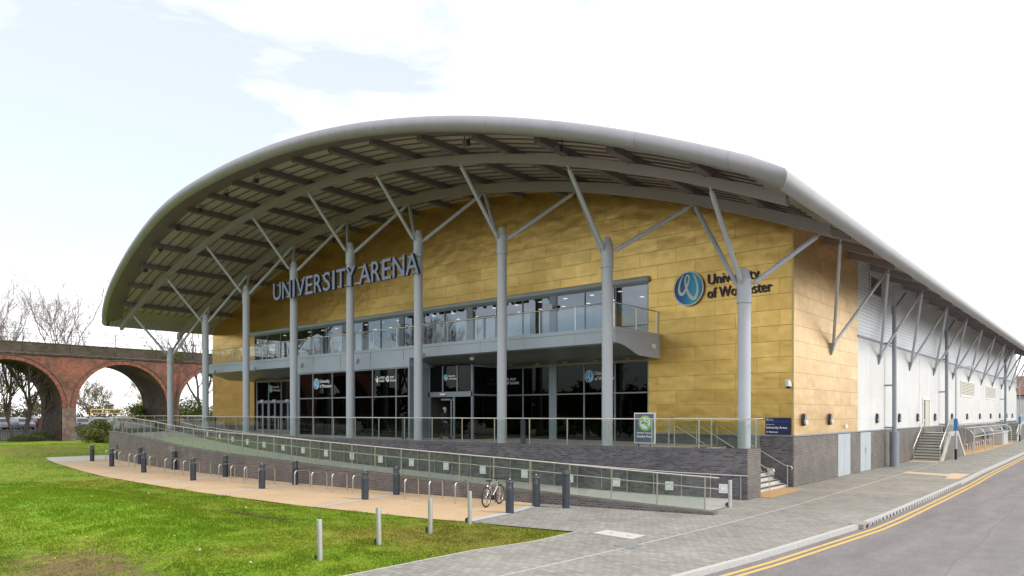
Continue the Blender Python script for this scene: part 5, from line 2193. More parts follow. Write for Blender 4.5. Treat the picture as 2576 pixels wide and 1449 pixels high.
# local frame: x = walking direction (towards +X), y = his left, z up
js = [((0, 0, .95), (.15, .11))]
es = []
chest = chain(js, es, 0, [((.01, 0, 1.12), (.15, .105)), ((.01, 0, 1.30), (.165, .115)), ((.0, 0, 1.42), (.15, .09))])
neck = chain(js, es, chest, [((.015, 0, 1.51), .058), ((.03, 0, 1.57), .056)])
head = chain(js, es, neck, [((.04, 0, 1.63), (.082, .072)), ((.03, 0, 1.70), (.098, .078)), ((.02, 0, 1.77), (.078, .066))])
chain(js, es, len(js) - 2, [((.135, 0, 1.675), .012)])
legs = {}
for s, pts in ((1, [((.02, .10, .88), .09), ((-.10, .10, .50), .062), ((-.32, .10, .13), .045), ((-.33, .10, .06), .042), ((-.22, .10, .03), .036)]),
               (-1, [((.05, -.10, .88), .09), ((.24, -.10, .50), .062), ((.33, -.10, .13), .045), ((.36, -.10, .05), .042), ((.48, -.10, .06), .034)])):
    chain(js, es, 0, pts)
for s, pts in ((1, [((-.0, .20, 1.41), .062), ((-.10, .245, 1.16), .048), ((.02, .25, .94), .036), ((.05, .25, .88), .03), ((.07, .25, .82), (.036, .022))]),
               (-1, [((.0, -.20, 1.41), .062), ((-.06, -.25, 1.16), .048), ((.14, -.26, 1.02), .036), ((.19, -.26, .99), .03), ((.245, -.255, .96), (.036, .022))])):
    e = chain(js, es, chest, pts)
    hp = js[e][0]
    dx = .05 if s == -1 else .012
    dz = -.02 if s == -1 else -.05
    for f in range(4):
        oy = -.027 + .018 * f
        ln = (1, 1.15, 1.1, .85)[f]
        chain(js, es, e, [((hp[0] + dx * ln, hp[1] + oy, hp[2] + dz * ln), .009), ((hp[0] + dx * 1.6 * ln - .012, hp[1] + oy, hp[2] + dz * 1.9 * ln - .012), .008)])
    chain(js, es, e, [((hp[0] + .03, hp[1] - s * .03, hp[2] + .012), .010), ((hp[0] + .055, hp[1] - s * .034, hp[2] - .005), .009)])
PL = Vector((-29.55, 28.45, TF))
per = skin_obj('person', js, es, 'skin', None, PL)
per.rotation_euler = (0, 0, radians(16))
per.scale = (1.0, 1.0, 1.02)
tag(per, 'grey haired man in a navy jumper and dark trousers striding out of the entrance', 'person')
jj, ee = [((.0, 0, .86), (.19, .165))], []
c = chain(jj, ee, 0, [((.01, 0, 1.0), (.19, .165)), ((.01, 0, 1.15), (.19, .16)), ((.01, 0, 1.30), (.205, .17)), ((.01, 0, 1.42), (.19, .145)), ((.015, 0, 1.53), .085)]) - 1
for s, pts in ((1, [((-.0, .20, 1.41), .09), ((-.10, .245, 1.16), .072), ((.025, .25, .92), .056)]), (-1, [((.0, -.20, 1.41), .09), ((-.06, -.25, 1.16), .072), ((.155, -.26, 1.01), .056)])):
    chain(jj, ee, c, pts)
skin_obj('jumper', jj, ee, 'navy_cloth', per)
jj, ee = [((0, 0, 1.0), (.18, .15))], []
chain(jj, ee, 0, [((.02, .10, .86), .12), ((-.10, .10, .50), .092), ((-.30, .10, .16), .078), ((-.33, .10, .06), .076)])
chain(jj, ee, 0, [((.05, -.10, .86), .12), ((.24, -.10, .50), .092), ((.33, -.10, .16), .078), ((.355, -.10, .05), .076)])
skin_obj('trousers', jj, ee, 'dark_cloth', per)
for pts in ([((-.38, .10, .055), .062), ((-.28, .10, .052), .06), ((-.16, .10, .035), .05)], [((.31, -.10, .062), .062), ((.42, -.10, .06), .06), ((.53, -.10, .062), .05)]):
    skin_obj('shoe', pts, [(0, 1), (1, 2)], 'black', per, sub=1)
mb = MB()
mb.sphere((.0, 0, 1.735), .108, 14, 8, (1, .86, .82))
mb.build('hair', 'grey_hair', per, False)
mb = MB()
for s in (-1, 1):
    mb.sphere((.122, s * .034, 1.70), .013, 8, 6)
mb.build('eyes', 'black', per, False)
mb = MB()
for s in (-1, 1):
    mb.sphere((.02, s * .082, 1.685), .028, 8, 6, (.6, .3, 1))
mb.build('ears', 'skin', per, False)
mb = MB()
mb.box(.118, .128, -.026, .026, 1.618, 1.626)
mb.build('mouth', 'red_plastic', per, False)

# ================================================================== SIDE STAIRS, SHELTER, POSTS
def side_stairs(y0, label, run=3.4, top=1.85, land=2.9, xr=-9.1, steps=10):
    S = thing('side_stairs', label, 'stairs', (-10, y0, 0))
    for k in range(steps):
        ya = y0 + run * k / steps
        z = top * (k + 1) / steps
        mb = MB()
        mb.box(WR + .05, xr - .1, ya, ya + run / steps + .05, z - .19 if k else 0, z - .05)
        sp = mb.build('step', 'step_white', S)
        mb = MB()
        mb.box(WR + .05, xr - .1, ya - .015, ya + run / steps, z - .05, z, 0 if k < steps - 1 else 1)
        mb.build('tread', ['step_white', 'tactile'], sp)
        mb = MB()
        mb.box(WR + .06, xr - .11, ya - .022, ya + .05, z - .055, z + .003)
        mb.build('nosing', 'step_dark', sp)
    mb = MB()
    yl = y0 + run
    mb.box(WR + .05, xr - .1, yl, yl + land, top - .2, top - .003)
    mb.build('landing', 'concrete', S)
    # far flight going down the other side
    for k in range(steps):
        ya = yl + land + run * k / steps
        z = top * (steps - k) / steps - top / steps
        mb = MB()
        mb.box(WR + .05, xr - .1, ya, ya + run / steps + .02, max(0, z - .19), max(z, .02))
        mb.build('step', 'step_white', S)
    fn = lambda u, v, t: (t, u, v)
    ye = yl + land + run
    mb = MB()
    mb.prism([(y0 + .55, 0), (yl + .05, top - .12), (yl + land - .05, top - .12), (ye - .55, 0)], xr - .09, xr - .03, fn)
    mb.build('flank_wall', 'brick_y', S)
    mb = MB()
    outerp = [(y0 - .1, 0), (yl - .15, top + .12), (yl + land + .15, top + .12), (ye + .1, 0), (ye - .55, 0), (yl + land - .1, top - .2), (yl + .1, top - .2), (y0 + .55, 0)]
    for a, b, c, d in ((0, 1, 6, 7), (1, 2, 5, 6), (2, 3, 4, 5)):
        mb.prism([outerp[i] for i in (a, b, c, d)], xr - .12, xr, fn)
    mb.build('concrete_edge', 'concrete', S)
    for xx in (xr - .08, WR + .22):
        mb = MB()
        p = [(xx, y0 - .35, .80), (xx, y0 - .35, .95), (xx, yl, top + 1.0)]
        if xx > -10:
            p += [(xx, yl + land, top + 1.0), (xx, ye + .3, .95)]
        mb.pipe(p, .026, 8)
        for yy, zz in ((y0 - .3, 0), (y0 + run * .5, top * .5), (yl, top)) + (((yl + land, top), (ye, 0)) if xx > -10 else ()):
            mb.tube((xx, yy, zz), (xx, yy, zz + 1.0), .022, 6)
        mb.build('handrail', 'stainless', S)
    mb = MB()
    mb.prism([(y0, .15), (yl, top + .1), (yl + land, top + .1), (yl + land, top + .9), (yl, top + .9), (y0, .95)], xr - .065, xr - .058, fn)
    mb.build('glass_panel', 'glass_rail', S)
    return S


side_stairs(55.45, 'concrete stairs with black treads and brick flank climbing to the white wall door')
side_stairs(103.0, 'farther concrete stairs beyond the cycle shelter', 4.5, 2.1, 3.5)

sh = thing('cycle_shelter', 'curved clear sheet cycle shelter on thin grey posts against the side wall', 'shelter', (-10, 75, 0))
ys_ = [68.3, 74.8, 80.3, 88.0, 95.0]
for y in ys_:
    mb = MB()
    mb.tube((-9.0, y, 0), (-9.0, y, 1.55), .04, 8)
    mb.pipe([(-9.0, y, 1.5), (-9.2, y, 1.85), (-9.7, y, 2.1), (-10.5, y, 2.2)], .035, 8)
    mb.tube((-10.5, y, 0), (-10.5, y, 2.2), .04, 8)
    mb.build('frame_post', 'stainless_matt', sh)
mb = MB()
sec = [(-8.98, 1.35), (-9.02, 1.55), (-9.2, 1.88), (-9.7, 2.13), (-10.5, 2.23)]
mb.sweep([[(x, y, z) for x, z in sec] for y in (68.2, 95.1)])
mb.build('roof_sheet', 'perspex', sh)
mb = MB()
for x, z in ((-8.97, 1.36), (-9.45, 2.06), (-10.5, 2.25)):
    mb.tube((x, 68.2, z), (x, 95.1, z), .035, 8)
mb.build('roof_rail', 'stainless_matt', sh)
mb = MB()
mb.box(-9.0, -10.5, 68.25, 68.26, .3, 2.0)
mb.build('end_sheet', 'perspex', sh)
proto = thing('shelter_hoop', 'x', 'bike stand')
mb = MB()
mb.pipe([(-.35, 0, 0), (-.35, 0, .6), (-.28, 0, .72), (0, 0, .78), (.28, 0, .72), (.35, 0, .6), (.35, 0, 0)], .03, 8)
mb.build('hoop', 'stainless', proto, False)
used = [False]
for k in range(12):
    place(proto, used, (-9.95, 69.6 + 1.35 * k, .012), 0, 'steel hoop inside the clear cycle shelter, %s from its near end' % ORD[k], 'hoops in the cycle shelter')
mb = MB()
mb.box(-10.4, -9.2, 89.2, 94, .02, 1.35)
mb.box(-10.45, -9.15, 89.1, 94.1, 1.35, 1.42)
tag(mb.build('storage_box', 'silver_wall', origin=(-9.8, 91, 0)), 'long pale grey metal storage box at the far end of the shelter', 'storage box')
mb = MB()
mb.lathe([(.001, 0), (.18, 0), (.18, .02), (.001, .02)], 16)
o = mb.build('round_sign', 'banner_blue', origin=(0, 0, 0))
o.location = (-8.93, 76.4, 1.55)
o.rotation_euler = (0, radians(90), 0)
tag(o, 'small round blue and white sign hung on the cycle shelter', 'sign')

for y, xx, lab in ((58.37, -8.74, 'tall thin lamp post with a black foot and a blue banner by the side stairs'), (101.0, -8.75, 'distant lamp post with a black foot and blue banner past the cycle shelter')):
    t = thing('lamp_post', lab, 'lamp post', (xx, y, 0))
    mb = MB()
    mb.tube((0, 0, 0), (0, 0, .75), .085, 14)
    mb.build('foot', 'black_glossy', t, False)
    mb = MB()
    mb.tube((0, 0, .75), (0, 0, 1.9), .08, 14)
    mb.tube((0, 0, 1.9), (0, 0, 6.35), .05, 12)
    mb.pipe([(0, 0, 6.3), (.03, 0, 6.42), (.15, .0, 6.48), (.5, 0, 6.5)], .04, 8)
    mb.build('pole', 'steel_paint', t, False)
    mb = MB()
    mb.hexa([(.45, -.09, 6.45), (1.0, -.11, 6.50), (1.0, .11, 6.50), (.45, .09, 6.45)], [(.45, -.07, 6.56), (1.0, -.08, 6.60), (1.0, .08, 6.60), (.45, .07, 6.56)])
    mb.build('lamp_head', 'lamp_glass', t, False)
    mb = MB()
    mb.box(-.12, .12, -.075, -.055, 2.05, 2.9)
    mb.build('banner', 'banner_blue', t, False)

# far right background
hs = thing('brick_house', 'distant red brick house with a clay tile roof beyond the white annexe', 'house', (-6, 190, 0))
mb = MB()
mb.box(-26, -2, 186, 196, 0, 7.2)
mb.build('wall', 'red_ring', hs)
mb = MB()
mb.prism([(185.4, 7.2), (191, 11.5), (196.6, 7.2)], -26.5, -1.5, lambda u, v, t: (t, u, v))
rf = mb.build('roof', 'tile_red', hs)
mb = MB()
mb.box(-14, -12.6, 190, 191.4, 10, 13)
mb.build('chimney', 'red_ring', rf)
for x in (-21, -15, -9, -5):
    mb = MB()
    mb.box(x, x + 1.6, 185.9, 186.02, 3.6, 5.4)
    wn = mb.build('window', 'white_paint', hs)
    mb = MB()
    mb.box(x + .15, x + 1.45, 185.86, 185.9, 3.75, 5.25)
    mb.build('pane', 'car_glass', wn)
an = thing('annexe', 'low white flat roofed building with a grey door at the far end of the road', 'building', (-8, 135, 0))
mb = MB()
mb.box(-15, 2, 134, 142, 0, 5.6)
mb.build('wall', 'white_wall', an)
mb = MB()
mb.box(-15.2, 2.2, 133.8, 142.2, 5.6, 5.9)
mb.build('roof_edge', 'frame_grey', an)
mb = MB()
mb.box(-10.35, -8.6, 133.93, 134.02, 1.6, 4.6)
mb.build('door', 'door_panel', an)


# ================================================================== TREES AND PLANTS
def leaf_cloud(mb, c, rad, n, size, rng, clumps=14):
    cs = []
    for _ in range(clumps):
        while True:
            p = Vector((rng.uniform(-1, 1), rng.uniform(-1, 1), rng.uniform(-1, 1)))
            if p.length < 1:
                break
        cs.append((Vector((p.x * rad[0], p.y * rad[1], p.z * rad[2])) * .8, rng.uniform(.22, .48)))
    vs, fs = [], []
    for _ in range(n):
        cc, cr = rng.choice(cs)
        q = Vector((rng.gauss(0, 1), rng.gauss(0, 1), rng.gauss(0, 1))).normalized() * (rng.random() ** .45) * cr
        p = Vector(c) + cc + Vector((q.x * rad[0], q.y * rad[1], q.z * rad[2])) * 1.1
        a = Vector((rng.gauss(0, 1), rng.gauss(0, 1), rng.gauss(0, 1))).normalized()
        b = a.orthogonal().normalized()
        s = size * rng.uniform(.6, 1.4)
        k = len(vs)
        vs += [p - a * s, p + b * s * .5, p + a * s, p - b * s * .5]
        fs.append((k, k + 1, k + 2, k + 3))
    mb.add(vs, fs)


def bush(name, label, cat, c, rad, n, size, mat, seed, group=None):
    rng = random.Random(seed)
    t = thing(name, label, cat, (c[0], c[1], 0), 0, group)
    mb = MB()
    for _ in range(7):
        mb.tube((c[0] + rng.uniform(-.2, .2), c[1] + rng.uniform(-.2, .2), 0), (c[0] + rng.uniform(-.6, .6) * rad[0], c[1] + rng.uniform(-.6, .6) * rad[1], c[2] + rng.uniform(-.2, .5) * rad[2]), .05, 5, .015)
    mb.build('stem', 'bark', t)
    mb = MB()
    leaf_cloud(mb, c, rad, n, size, rng)
    mb.build('foliage', mat, t)
    return t


def bare_tree(label, loc, h, spread, seed, twigmat='twig', depth=6, group=None, lean=(0, 0), leaves=None, r0=None, kids=(2, 4), twig_r=.014):
    rng = random.Random(seed)
    t = thing('bare_tree', label, 'tree', loc, 0, group)
    tr, cr = MB(), MB()
    tips = []

    def grow(p, d, ln, r, lv):
        q = p
        segs = 3 if lv > 2 else 2
        for s_ in range(segs):
            d = (d + Vector((rng.gauss(0, .09), rng.gauss(0, .09), rng.gauss(.03, .05)))).normalized()
            e = q + d * ln / segs
            (tr if lv >= depth - 1 else cr).tube(q, e, max(r * (1 - .2 * s_ / segs), twig_r), 7 if lv >= depth - 1 else (5 if lv > 2 else 3), max(r * (1 - .2 * (s_ + 1) / segs), twig_r), cap=False)
            if lv <= depth - 1 and lv > 0 and rng.random() < .5:
                sd = (d + Vector((rng.gauss(0, .6), rng.gauss(0, .6), rng.gauss(.1, .3)))).normalized()
                if lv - 2 >= 0:
                    grow(e, sd, ln * rng.uniform(.45, .7), r * .5, lv - 2)
            q = e
        if lv == 0:
            tips.append(q)
            return
        for _ in range(rng.randint(*kids)):
            ang = rng.uniform(.25, .7) * spread
            ax = Vector((rng.gauss(0, 1), rng.gauss(0, 1), rng.gauss(0, .4))).normalized()
            nd = (Matrix.Rotation(ang, 3, ax) @ d)
            nd.z += .12
            grow(q, nd.normalized(), ln * rng.uniform(.62, .85), r * rng.uniform(.52, .7), lv - 1)
    grow(Vector((0, 0, -.2)), Vector((lean[0], lean[1], 1)).normalized(), h * .30, r0 or h * .018, depth)
    tr.build('trunk', 'bark', t, False)
    cr.build('crown', twigmat, t, False)
    if leaves:
        lf = MB()
        vs, fs = [], []
        for p in tips:
            for _ in range(leaves[1]):
                q = p + Vector((rng.gauss(0, .5), rng.gauss(0, .5), rng.gauss(0, .5)))
                a = Vector((rng.gauss(0, 1), rng.gauss(0, 1), rng.gauss(0, 1))).normalized()
                b = a.orthogonal().normalized()
                k = len(vs)
                s = leaves[2]
                vs += [q - a * s, q + b * s * .5, q + a * s, q - b * s * .5]
                fs.append((k, k + 1, k + 2, k + 3))
        lf.add(vs, fs)
        lf.build('leaves', leaves[0], t, False)
    return t


# ================================================================== VIADUCT
VX, VT = -95.0, 7.6
V = thing('viaduct', 'old red brick railway viaduct with round arches and a sooty parapet', 'viaduct', (VX, 35, 0))
PER, RAD, SPR = 12.2, 5.35, 4.05
ctrs = [35.65 + PER * k for k in range(-4, 4)]
y0, y1 = ctrs[0] - PER / 2, ctrs[-1] + PER / 2
ZT = 10.15
for xf, nm in ((VX, 'front_wall'), (VX - VT, 'back_wall')):
    mb = MB()
    for c in ctrs:
        n = 28
        arc = [(c + RAD * cos(a), SPR + RAD * sin(a)) for a in frange(0, pi, n)]
        # spandrel as vertical strips above the arch
        for (ya, za), (yb, zb) in zip(arc[:-1], arc[1:]):
            mb.add([(xf, ya, za), (xf, yb, zb), (xf, yb, ZT), (xf, ya, ZT)], [(0, 1, 2, 3)])
        for s in (-1, 1):
            ya, yb = c + s * RAD, c + s * PER / 2
            mb.add([(xf, ya, SPR), (xf, yb, SPR), (xf, yb, ZT), (xf, ya, ZT)], [(0, 1, 2, 3)])
    mb.build(nm, 'red_brick', V)
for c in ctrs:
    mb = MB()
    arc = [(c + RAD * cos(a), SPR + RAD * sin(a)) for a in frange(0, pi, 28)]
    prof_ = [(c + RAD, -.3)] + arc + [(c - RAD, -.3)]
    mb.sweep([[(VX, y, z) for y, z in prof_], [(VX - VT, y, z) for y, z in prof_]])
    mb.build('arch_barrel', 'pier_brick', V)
    mb = MB()
    for a, b in zip(frange(0, pi, 28)[:-1], frange(0, pi, 28)[1:]):
        mb.prism([(c + RAD * cos(a), SPR + RAD * sin(a)), (c + RAD * cos(b), SPR + RAD * sin(b)), (c + (RAD + .48) * cos(b), SPR + (RAD + .48) * sin(b)),
                  (c + (RAD + .48) * cos(a), SPR + (RAD + .48) * sin(a))], VX - .05, VX + .06, lambda u, v, t: (t, u, v))
    ring = mb.build('arch_ring', 'red_ring', V)
    mb = MB()
    for a, b in zip(frange(0, pi, 28)[:-1], frange(0, pi, 28)[1:]):
        mb.prism([(c + (RAD + .48) * cos(a), SPR + (RAD + .48) * sin(a)), (c + (RAD + .48) * cos(b), SPR + (RAD + .48) * sin(b)),
                  (c + (RAD + .60) * cos(b), SPR + (RAD + .60) * sin(b)), (c + (RAD + .60) * cos(a), SPR + (RAD + .60) * sin(a))], VX - .05, VX + .14, lambda u, v, t: (t, u, v))
    mb.build('hood_mould', 'dark_stone', ring)
    mb = MB()
    yy = c + PER / 2
    mb.box(VX - VT + .02, VX, yy - (PER / 2 - RAD) + .03, yy + (PER / 2 - RAD) - .03, -.3, SPR)
    mb.box(VX - .25, VX + .05, yy - (PER / 2 - RAD) - .0, yy + (PER / 2 - RAD) + .0, -.3, SPR - .5)
    mb.build('pier', brickmat('stained pier face', 'yz.', (.16, .075, .06), (.08, .055, .05), (.2, .17, .15), .46, .156, .016, .9, .5, wear=((.27, .22, .2), .6, .46, .75)), V)
mb = MB()
mb.box(VX - VT - .15, VX + .22, y0, y1, ZT, ZT + .16)
mb.box(VX - VT - .1, VX + .14, y0, y1, ZT - .12, ZT - .002)
mb.build('string_course', 'dark_stone', V)
mb = MB()
mb.box(VX - .35, VX + .04, y0, y1, ZT + .16, ZT + 1.28)
mb.box(VX - VT, VX - VT + .35, y0, y1, ZT + .16, ZT + 1.28)
mb.box(VX - VT + .3, VX - .3, y0, y1, ZT, ZT + .3)
mb.build('parapet', brickmat('sooty parapet brick', 'yz.', (.050, .040, .030), (.085, .064, .05), (.06, .05, .04), .6, .3, .014, .9, .4), V)
mb = MB()
mb.box(VX - .42, VX + .10, y0, y1, ZT + 1.28, ZT + 1.36)
mb.build('parapet_coping', leafmat('mossy coping', [(.35, (.04, .045, .022)), (.5, (.085, .088, .045)), (.65, (.15, .14, .10))], 1.5), V)
mb = MB()
mb.tube((VX + .12, 41.65, .2), (VX + .12, 41.65, ZT - .1), .07, 8)
mb.build('downpipe', 'black', V)
rl = thing('viaduct_railing', 'thin rusty rail fence along the top of the viaduct', 'fence', (VX - .2, 35, ZT + 1.3))
for k in range(20):
    y = y0 + 4.9 * k
    mb = MB()
    mb.tube((VX + .1, y, ZT + .3), (VX + .1, y, ZT + 2.9), .045, 6)
    mb.build('post', 'dark_stone', rl)
for z in (1.75, 2.3, 2.85):
    mb = MB()
    mb.tube((VX + .1, y0, ZT + z), (VX + .1, y1, ZT + z), .022, 5)
    mb.build('rail', 'dark_stone', rl)

# park railing at the foot of the viaduct
pf = thing('park_railing', 'low black iron railing running along the foot of the viaduct', 'fence', (VX - .5, 30, 0))
for ya, yb in ((10, 28.8), (30.3, 41.0), (42.5, 53)):
    mb = MB()
    for k in range(int((yb - ya) / .17)):
        y = ya + .17 * k
        mb.box(VX - .82, VX - .79, y, y + .035, 0, 1.35)
    for z in (.15, 1.2):
        mb.box(VX - .83, VX - .78, ya, yb, z, z + .05)
    mb.build('fence_panel', 'black', pf)

# car park and cars beyond
mb = MB()
mb.add([(-101.5, -40, -.15), (-101.5, 90, -.15), (-104, 90, 1.2), (-104, -40, 1.2), (-200, 90, 1.2), (-200, -40, 1.2)], [(0, 1, 2, 3), (3, 2, 4, 5)])
tag(mb.build('car_park', 'car_park', origin=(-120, 30, 1.2)), kind='structure')


def car_proto():
    t = thing('parked_car', 'x', 'car')
    mb = MB()
    side = [(-2.1, .30), (-2.12, .62), (-1.95, .86), (-1.55, .95), (-.85, 1.0), (1.05, .98), (1.75, .86), (2.08, .70), (2.12, .38), (2.0, .26), (-2.0, .24)]
    mb.prism(side, -.86, .86, lambda u, v, q: (u, q, v))
    roofp = [(-1.62, .93), (-1.2, 1.38), (-.7, 1.47), (.25, 1.46), (.62, 1.38), (1.15, .96)]
    n = len(roofp)
    a = [(u, -.82 + (v - .93) * .30, v) for u, v in roofp]
    b = [(u, .82 - (v - .93) * .30, v) for u, v in roofp]
    mb.add(a + b, [tuple(range(n)), tuple(range(2 * n - 1, n - 1, -1))] + [(i, n + i, n + i + 1, i + 1) for i in range(n - 1)])
    mb.build('body', 'car_white', t, False)
    g = MB()
    for s in (-1, 1):
        w_ = lambda u, v: (u, s * (.82 - (v - .93) * .30 + .006), v)
        g.add([w_(-1.38, 1.0), w_(-.1, 1.0), w_(-.1, 1.40), w_(-1.1, 1.36)], [(0, 1, 2, 3)])
        g.add([w_(-.02, 1.0), w_(.98, 1.0), w_(.58, 1.34), w_(-.02, 1.40)], [(0, 1, 2, 3)])
    for u0, v0, u1, v1 in ((1.10, 1.0, .66, 1.36), (-1.60, .98, -1.24, 1.35)):
        e = .012 if u0 > 0 else -.012
        g.add([(u0 + e, -.72, v0), (u0 + e, .72, v0), (u1 + e, .62, v1), (u1 + e, -.62, v1)], [(0, 1, 2, 3)])
    g.build('window', 'car_glass', t, False)
    for x in (-1.3, 1.32):
        for s in (-1, 1):
            wv = MB()
            wv.tube((x, s * .70, .31), (x, s * .875, .31), .31, 18)
            wh = wv.build('wheel', 'black', t, False)
            wv = MB()
            wv.tube((x, s * .876, .31), (x, s * .882, .31), .2, 14)
            wv.build('rim', 'stainless_matt', wh, False)
    for s in (-1, 1):
        hl = MB()
        hl.box(2.02, 2.125, s * .62 - .16, s * .62 + .16, .58, .70)
        hl.build('headlight', 'lamp_glass', t, False)
        hl = MB()
        hl.box(-2.13, -2.05, s * .64 - .14, s * .64 + .14, .66, .82)
        hl.build('tail_light', 'red_plastic', t, False)
    return t


proto = car_proto()
used = [False]
cars = []
for x, row in ((-107.5, [('silver', 25.6), ('white', 28.1), ('red', 30.5)]), (-113.5, [('white', 26.9), ('dark', 29.3), ('white', 31.7)]),
               (-121, [('white', 28.8), ('white', 31.2), ('silver', 33.7)]), (-129, [('dark', 30.6), ('white', 33.1), ('white', 35.5)])):
    for q, (cl, y) in enumerate(row):
        cars.append((x, y, 4 * q - 3, cl, 'under the left arch, %s row, %s from the left' % (ORD[(-107.5, -113.5, -121, -129).index(x)], ORD[q])))
for x, row in ((-108.5, [('white', 34.9), ('white', 37.4), ('white', 39.9), ('red', 42.3)]), (-116, [('silver', 37.2), ('blue', 39.7), ('white', 42.2)]),
               (-124, [('white', 39.8), ('white', 42.3), ('silver', 44.8)])):
    for q, (cl, y) in enumerate(row):
        cars.append((x, y, 183 - 3 * q, cl, 'under the middle arch, %s row, %s from the left' % (ORD[(-108.5, -116, -124).index(x)], ORD[q])))
cm = {'white': 'car_white', 'silver': 'car_silver', 'blue': 'car_blue', 'red': 'car_red', 'dark': 'car_dark'}
for x, y, a, colr, lab in cars:
    o = place(proto, used, (x, y, 1.2), radians(a), ('dark teal' if colr == 'dark' else colr) + ' car ' + lab, 'cars in the car park')
    if colr != 'white':
        for ch in o.children:
            if ch.name.startswith('body'):
                ch.data = ch.data.copy()
                ch.data.materials[0] = M[cm[colr]]
yf_ = thing('goal_frame', 'yellow metal height barrier frame in the car park under the middle arch', 'barrier', (-125, 47, 0))
mb = MB()
mb.tube((-126, 42.3, 1.2), (-126, 42.3, 3.9), .09, 8)
mb.tube((-126, 51.5, 1.2), (-126, 51.5, 3.9), .09, 8)
mb.build('post', 'yellow_paint', yf_)
mb = MB()
mb.tube((-126, 42.3, 3.9), (-126, 51.5, 3.9), .09, 8)
mb.tube((-126, 42.3, 3.3), (-126, 51.5, 3.3), .06, 8)
for k in range(5):
    mb.tube((-126, 42.3 + 2.3 * k, 3.3), (-126, 42.3 + 2.3 * k, 3.9), .05, 6)
mb.build('crossbar', 'yellow_paint', yf_)
t = thing('car_park_lamp', 'slim pale lamp post seen through the middle arch', 'lamp post', (-124, 46, 0))
mb = MB()
mb.tube((0, 0, 0), (0, 0, 8.0), .09, 8, .05)
mb.build('pole', 'concrete', t, False)
mb = MB()
mb.box(-.5, .1, -.1, .1, 8.0, 8.12)
mb.build('lamp_head', 'lamp_glass', t, False)

# vegetation round the viaduct
bush('bush', 'broad dark green bush left of the ramp end in front of the middle arch', 'bush', (-86.5, 30.3, 1.0), (2.6, 2.4, 1.5), 11000, .085, 'leaf_brown', 11)
bush('bush', 'low brown green bush against the ramp wall end', 'bush', (-80, 29.6, 1.1), (2.4, 1.6, 1.3), 5000, .08, 'leaf_brown', 12)
bush('yellow_shrub', 'bright yellow flowering shrub inside the middle arch', 'bush', (-112.5, 46.8, 4.4), (2.6, 2.0, 3.2), 6000, .13, 'leaf_yellow', 13)
bush('bush', 'dark evergreen bush under the middle arch beside the right pier', 'bush', (-101, 40.2, 2.0), (2.2, 2.0, 2.4), 7000, .11, 'leaf_dark', 14)
bush('ivy_bank', 'bright green leafy bank beyond the right-hand arch', 'bush', (-104, 51, 2.5), (4.5, 6.0, 4.6), 16000, .13, 'leaf_spring', 15)
bush('ivy_bank', 'dark hedge behind the building corner at the right-hand arch', 'bush', (-92, 49.0, 2.0), (2.6, 4.0, 3.6), 11000, .13, 'leaf_dark', 16)
bush('bush', 'low green bush behind the iron railing under the left arch', 'bush', (-98, 26.0, .5), (1.6, 3.0, .75), 5000, .085, 'leaf_dark', 17)
bush('ivy', 'straggly creeper hanging over the viaduct parapet by the end column', 'creeper', (-94.7, 42.0, 10.7), (.4, 1.6, .8), 420, .10, 'leaf_brown', 18)
bf = thing('bank_fence', 'dark iron fence climbing the leafy bank beyond the right-hand arch', 'fence', (-97, 46, 1))
mb = MB()
for k in range(50):
    q = k / 49
    px, py, pz = -96.5 + 6 * q, 43.3 + 7.5 * q, .9 + 3.6 * q
    mb.tube((px, py, pz), (px, py, pz + 1.9), .025, 4)
mb.build('bars', 'black', bf)
mb = MB()
for dz in (.2, 1.7):
    mb.tube((-96.5, 43.3, .9 + dz), (-90.5, 50.8, 4.5 + dz), .035, 5)
mb.build('rail', 'black', bf)

bare_tree('tall bare tree rising above the viaduct at the left frame edge', (-112, 27.3, 0), 19.5, 1.05, 21, 'twig_far', 7, r0=.20, kids=(2, 3), twig_r=.009)
bare_tree('bare tree with the darkest upright trunk behind the viaduct parapet', (-112, 32.9, 0), 19.5, 1.0, 25, 'twig_far', 7, r0=.24, kids=(2, 3), twig_r=.009)
bare_tree('slimmer bare tree just left of the darkest trunk above the viaduct', (-115, 31.2, 0), 19.5, .9, 23, 'twig_far', 7, r0=.15, kids=(2, 3), twig_r=.009)
bare_tree('leaning tree trunk under the left arch close to the pier', (-98.5, 27.3, 0), 11, .8, 31, 'twig', 4, lean=(.0, .10), r0=.30)
bare_tree('double trunk tree under the left arch leaning right', (-100, 26.2, 0), 12, .9, 32, 'twig', 4, lean=(0, .2), r0=.27)
bare_tree('thin trunk with budding twigs under the left arch', (-100, 25.2, 0), 11, .9, 33, 'twig_pale', 5, lean=(0, -.03), r0=.17, leaves=('leaf_spring', 1, .08))
bare_tree('small bare tree behind the viaduct above the end column', (-108, 46.5, 0), 14.5, 1., 41, 'twig', 5)
bare_tree('slender bare tree between the end column and the gold wall', (-110, 52.5, 0), 16.5, .9, 42, 'twig', 5)
bare_tree('dark slim trunk on the bank under the right-hand arch', (-99.5, 47.6, 0), 13, .7, 43, 'twig_pale', 4, r0=.16)
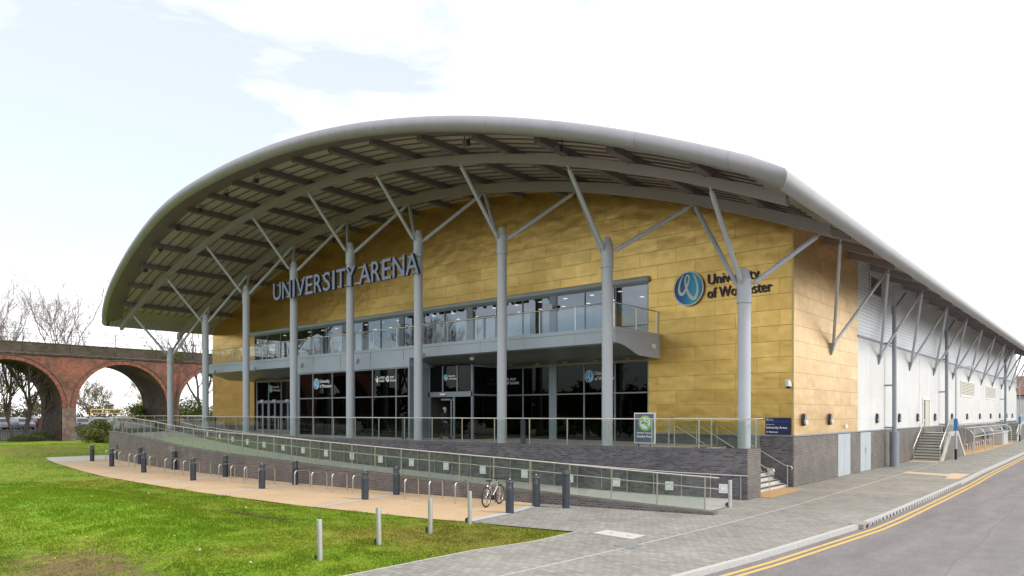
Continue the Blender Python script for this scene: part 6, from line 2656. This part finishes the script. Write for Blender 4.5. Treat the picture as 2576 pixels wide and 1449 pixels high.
for i, (x, y, h, lab) in enumerate(((-165, 48, 11, 'left of the car park lamp'), (-172, 60, 11, 'right of the car park lamp'), (-160, 54, 10, 'behind the yellow barrier'),
                                    (-168, 30, 11, 'seen low under the left arch'), (-176, 40, 13, 'seen over the pier foot'), (-160, 20, 10, 'at the left edge under the left arch'),
                                    (-150, 62, 11, 'beside the yellow shrub'), (-150, 40, 8, 'just behind the second row of cars'))):
    bare_tree('hazy brown budding tree across the car park, %s' % lab, (x, y, 0), h, 1.15, 60 + i, 'twig_pale', 5, 'trees across the car park', leaves=('leaf_brown', 3, .11), twig_r=.03)
mb = MB()
rngw = random.Random(5)
for k in range(26):
    leaf_cloud(mb, (-196 + rngw.uniform(-6, 6), -60 + 8 * k, 3.0), (6, 6, 4.2 + rngw.uniform(-1, 1.5)), 1500, .32, rngw, 9)
tag(mb.build('woodland', leafmat('distant scrub', [(.35, (.10, .085, .06)), (.5, (.16, .14, .09)), (.65, (.23, .20, .12))], .3), origin=(-196, 30, 0)),
    'far belt of brown scrub and trees beyond the car park', 'woodland', kind='stuff')

# far right greenery and, across the road behind the viewer, the trees mirrored in the glass
bush('bush', 'green bush between the white annexe and the brick house', 'bush', (-6, 160, 5.0), (7, 4, 2.6), 2600, .3, 'leaf_spring', 51)
mb = MB()
rngw = random.Random(9)
for k in range(38):
    hh = rngw.uniform(4.4, 5.8) * (1 if k < 26 else .8)
    leaf_cloud(mb, (-235 + 7.2 * k, -50 + rngw.uniform(-3, 3), hh * .8), (5.5, 3, hh), 1500, .75, rngw, 12)
tag(mb.build('tree_belt', 'leaf_dark', origin=(-90, -50, 0)), 'long dark belt of trees across the road mirrored in the lower glass', 'woodland', kind='stuff')
for i, (x, y, h) in enumerate(((-188, -44, 24), (-176, -40, 26), (-164, -46, 24), (-150, -42, 22), (-119, -44, 25), (-111, -41, 24), (-66, -46, 17), (-56, -48, 15))):
    bare_tree('bare tree mirrored in the balcony glass, %s from the left' % ORD[i], (x, y, 0), h, 1.0, 80 + i, 'bark', 5, 'trees across the road', twig_r=.035)
